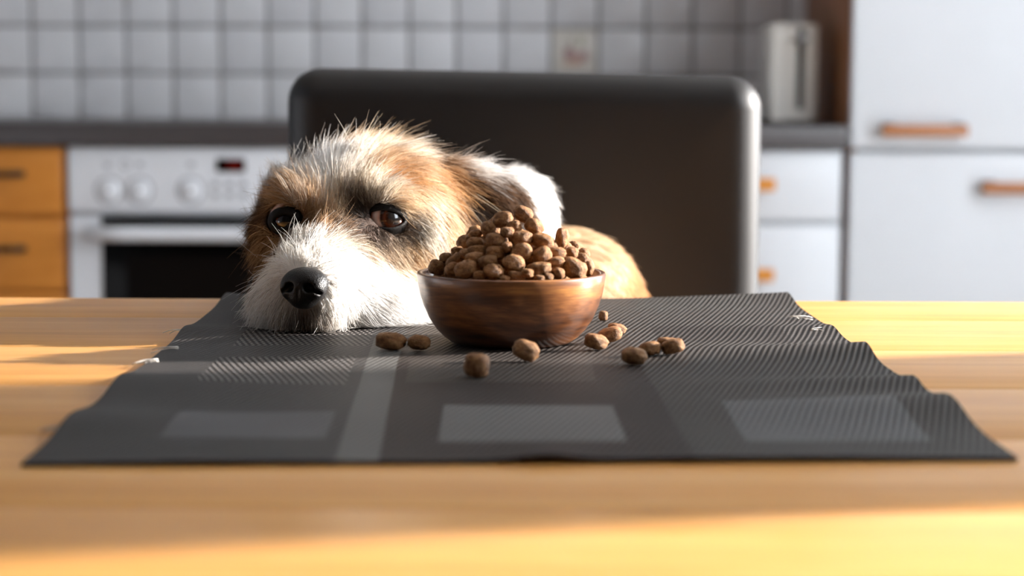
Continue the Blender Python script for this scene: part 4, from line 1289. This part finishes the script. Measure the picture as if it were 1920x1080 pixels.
def grow(N, K, len_mul, len_var, lift_add, jitter, clump, clump_every, rad, mask=None, droop=.25):
    w = area * dens
    if mask is not None: w = w * mask(cen)
    pick = RNG.choice(len(tri), N, p=w / w.sum())
    r1, r2 = np.sqrt(RNG.random(N)), RNG.random(N)
    P = (1 - r1)[:, None] * pa[pick] + (r1 * (1 - r2))[:, None] * pb[pick] + (r1 * r2)[:, None] * pc[pick]
    Nn = normals(dog_sdf, P)
    keep = np.ones(N, bool)
    for c, r in EYES.values():           # none in the eye openings
        keep &= np.linalg.norm(P - c, axis=1) > r * 1.015
    keep &= nose_sdf(P) > -.0005
    P, Nn = P[keep], Nn[keep]; N = len(P)
    W = guide_weights(P, 2.2)
    D = W @ gd; L = W @ glen; LF = W @ gl
    Wc = guide_weights(P + RNG.normal(0, .0022, P.shape), 3.0)
    near = None
    if clump > 0:
        gi = np.arange(0, N, clump_every)
        kd = kdtree.KDTree(len(gi))
        for a_, i_ in enumerate(gi): kd.insert(P[i_], a_)
        kd.balance()
        near = np.array([kd.find(p)[1] for p in P])
    mixc = .45 * RNG.random((N, 1)) + .55 * RNG.random((len(gi), 1))[near]
    C = (Wc @ ga) * (1 - mixc) + (Wc @ gb) * mixc
    C = np.clip(C * RNG.normal(1, .10, (N, 1)) * np.clip(RNG.normal(1, .14, (len(gi), 1)), .6, 1.3)[near], 0.002, .93)
    streak = (RNG.random((N, 1)) < .065) & (C[:, 2:3] < .62)          # scattered dark hairs in the tan parts
    C = np.where(streak, C * .38, C)
    Tn = D - Nn * (D * Nn).sum(1, keepdims=True)
    Tn /= np.linalg.norm(Tn, axis=1, keepdims=True) + 1e-6
    L = L * len_mul * np.clip(RNG.normal(1, len_var, N), .35, 2.2)
    lift = np.clip(LF + lift_add, .05, 1.2)
    dirv = Tn * 1.0 + Nn * lift[:, None] + RNG.normal(0, jitter, (N, 3))
    dirv /= np.linalg.norm(dirv, axis=1, keepdims=True)
    curl = RNG.normal(0, jitter * 1.1, (N, 3)); curl[:, 2] -= droop
    tt = np.linspace(0, 1, K)
    pts = P[:, None, :] + L[:, None, None] * (dirv[:, None, :] * tt[None, :, None] + (Tn * .35 + curl)[:, None, :] * (tt ** 2)[None, :, None] * .45)
    if clump > 0:
        tgt = pts[gi[near]]
        cl = clump * RNG.uniform(.4, 1.0, N)
        pts = pts + (tgt - pts) * (cl[:, None, None] * (tt ** 1.4)[None, :, None])
    # stay out of the table, the bowl and the eyes
    over = pts[..., 1] < 1.402
    fl = T + .0024 + RNG.uniform(0, .0022, (N, 1))
    pts[..., 2] = np.where(over & (pts[..., 2] < fl), fl, pts[..., 2])
    dc = pts[..., :2] - BC[:2]; rr = np.linalg.norm(dc, axis=-1)
    rlim = np.interp(pts[..., 2], BOWL_Z0 + np.array([z for _, z in prof[:11]]), np.array([r for r, _ in prof[:11]])) + .0008
    hit = (rr < rlim) & (pts[..., 2] < RIM_Z + .002)
    pts[..., :2] = np.where(hit[..., None], BC[:2] + dc * (rlim / (rr + 1e-9))[..., None], pts[..., :2])
    # visible eye openings stay free of long hairs
    ok = np.ones(N, bool)
    for nm, (op, gz, pxy) in EYECFG.items():
        c = EYE_POS[nm]
        rel = pts - EYE; dep = rel @ fwd
        ix = 960 + F_PX * (rel @ rgt) / dep; iy = 540 - F_PX * (rel @ upv) / dep
        wx, wy = ((37, 15) if nm == 'near' else (16, 10))
        inside = (((ix - pxy[0]) / wx) ** 2 + ((iy - pxy[1]) / wy) ** 2 < 1) & (dep < (c - EYE) @ fwd + .004)
        ok &= ~(inside[:, 1:].any(1) & (RNG.random(N) > (.03 if nm == 'near' else .40)))
    nc_ = (nose_sdf(pts.reshape(-1, 3)).reshape(N, K) < .0004)[:, 1:].any(1)
    ok &= ~nc_
    pts, C = pts[ok], C[ok]; N = len(pts)
    R_ = rad * RNG.uniform(.7, 1.25, (N, 1)) * (1 - .80 * tt[None, :] ** 1.5)
    return pts, R_, C

def hair_object(name, chunks, mat):
    hc = bpy.data.hair_curves.new(name)
    sizes = np.concatenate([np.full(len(p), p.shape[1]) for p, _, _ in chunks])
    hc.add_curves(sizes.tolist())
    pos = np.concatenate([(p - DOGL).reshape(-1, 3) for p, _, _ in chunks]).astype(np.float32)
    hc.position_data.foreach_set('vector', pos.ravel())
    ra = hc.attributes.get('radius') or hc.attributes.new('radius', 'FLOAT', 'POINT')
    ra.data.foreach_set('value', np.concatenate([r.ravel() for _, r, _ in chunks]).astype(np.float32))
    co = hc.attributes.new('hair_color', 'FLOAT_COLOR', 'CURVE')
    cc = np.concatenate([c for _, _, c in chunks])
    co.data.foreach_set('color', np.hstack([cc, np.ones((len(cc), 1))]).astype(np.float32).ravel())
    hc.materials.append(mat)
    o = bpy.data.objects.new(name, hc); COL.objects.link(o); o.parent = dog
    return o

t = NT('fur_strand')
a_ = t.n('ShaderNodeAttribute'); a_.attribute_name = 'hair_color'
b_ = t.bsdf(a_.outputs['Color'], .55, spec=.35)
tr = t.n('ShaderNodeBsdfTranslucent'); t.l(a_.outputs['Color'], tr.inputs[0])
mx = t.n('ShaderNodeMixShader'); mx.inputs[0].default_value = .30
t.l(b_.outputs[0], mx.inputs[1]); t.l(tr.outputs[0], mx.inputs[2])
M['fur'] = t.done(mx)

under = grow(60000, 4, .55, .25, .05, .16, .35, 16, .00012)
coat = grow(56000, 6, .95, .30, .0, .17, .78, 22, .00012)
head_only = lambda c: (c[:, 1] < 1.40).astype(float)
guard = grow(3600, 7, 1.35, .28, .14, .28, .25, 6, .00014, head_only, .15)
eye_zone = lambda c: (np.min([np.linalg.norm(c - q, axis=1) for q in EYE_POS.values()], axis=0) < .024).astype(float)
rim = grow(3600, 5, .9, .3, .05, .2, .3, 8, .00013, eye_zone)
coarse = grow(9000, 6, 1.0, .30, .06, .17, .55, 5, .00021, head_only)
fur = hair_object('fur', [under, coat, guard, coarse, rim], M['fur'])
tag(fur, kind='stuff')

# whiskers and brow bristles
wk = []
def whisker(px, py, ex, ey, dY, col, rad=.00013, sag=.0):
    p0 = march(px, py, dog_sdf)
    if p0 is None: return
    p1 = at(ex, ey, p0[1] + dY)
    mid = (p0 + p1) / 2 + np.array([0, 0, sag]) + RNG.normal(0, .002, 3)
    tt = np.linspace(0, 1, 9)[:, None]
    wk.append((((1 - tt) ** 2 * p0 + 2 * tt * (1 - tt) * mid + tt ** 2 * p1)[None], (rad * (1 - .7 * tt[:, 0]))[None], np.array([col])))
for a in ((505, 498, 442, 448, -.005, WHT), (512, 520, 466, 506, -.01, WH2), (505, 540, 456, 548, -.01, WHT, .00013, .004), (500, 560, 440, 585, -.01, WHT), (505, 575, 436, 606, -.01, WH2), (500, 585, 470, 626, -.01, WHT),
          (560, 310, 514, 252, 0, WHT), (575, 300, 545, 262, 0, WHT), (545, 340, 500, 318, 0, WH2), (600, 290, 585, 258, 0, WHT), (640, 280, 648, 246, 0, WHT), (690, 262, 694, 225, 0, CRM), (705, 262, 714, 216, 0, CRM), (712, 262, 722, 222, 0, CRM),
          (725, 265, 760, 232, 0, TAN), (740, 270, 772, 240, .0, CRM), (800, 300, 850, 288, .01, CRM), (820, 310, 872, 300, .01, CRM), (520, 380, 455, 358, 0, DBR), (515, 395, 450, 392, 0, DBR), (505, 420, 462, 440, 0, DBR), (505, 430, 460, 470, 0, BRN), (500, 450, 470, 500, 0, BRN),
          (600, 605, 588, 625, -.012, WHT), (640, 600, 655, 622, -.012, WHT), (560, 600, 552, 622, -.012, WH2), (850, 345, 868, 440, -.01, CRM), (850, 350, 900, 450, -.01, CRM), (856, 360, 920, 440, -.01, CRM), (862, 350, 940, 400, -.01, CRM), (848, 365, 880, 455, -.012, WH2), (870, 350, 955, 410, -.008, CRM)):
    whisker(*a)
whk = hair_object('whiskers', wk, M['fur'])
tag(whk, kind='stuff')
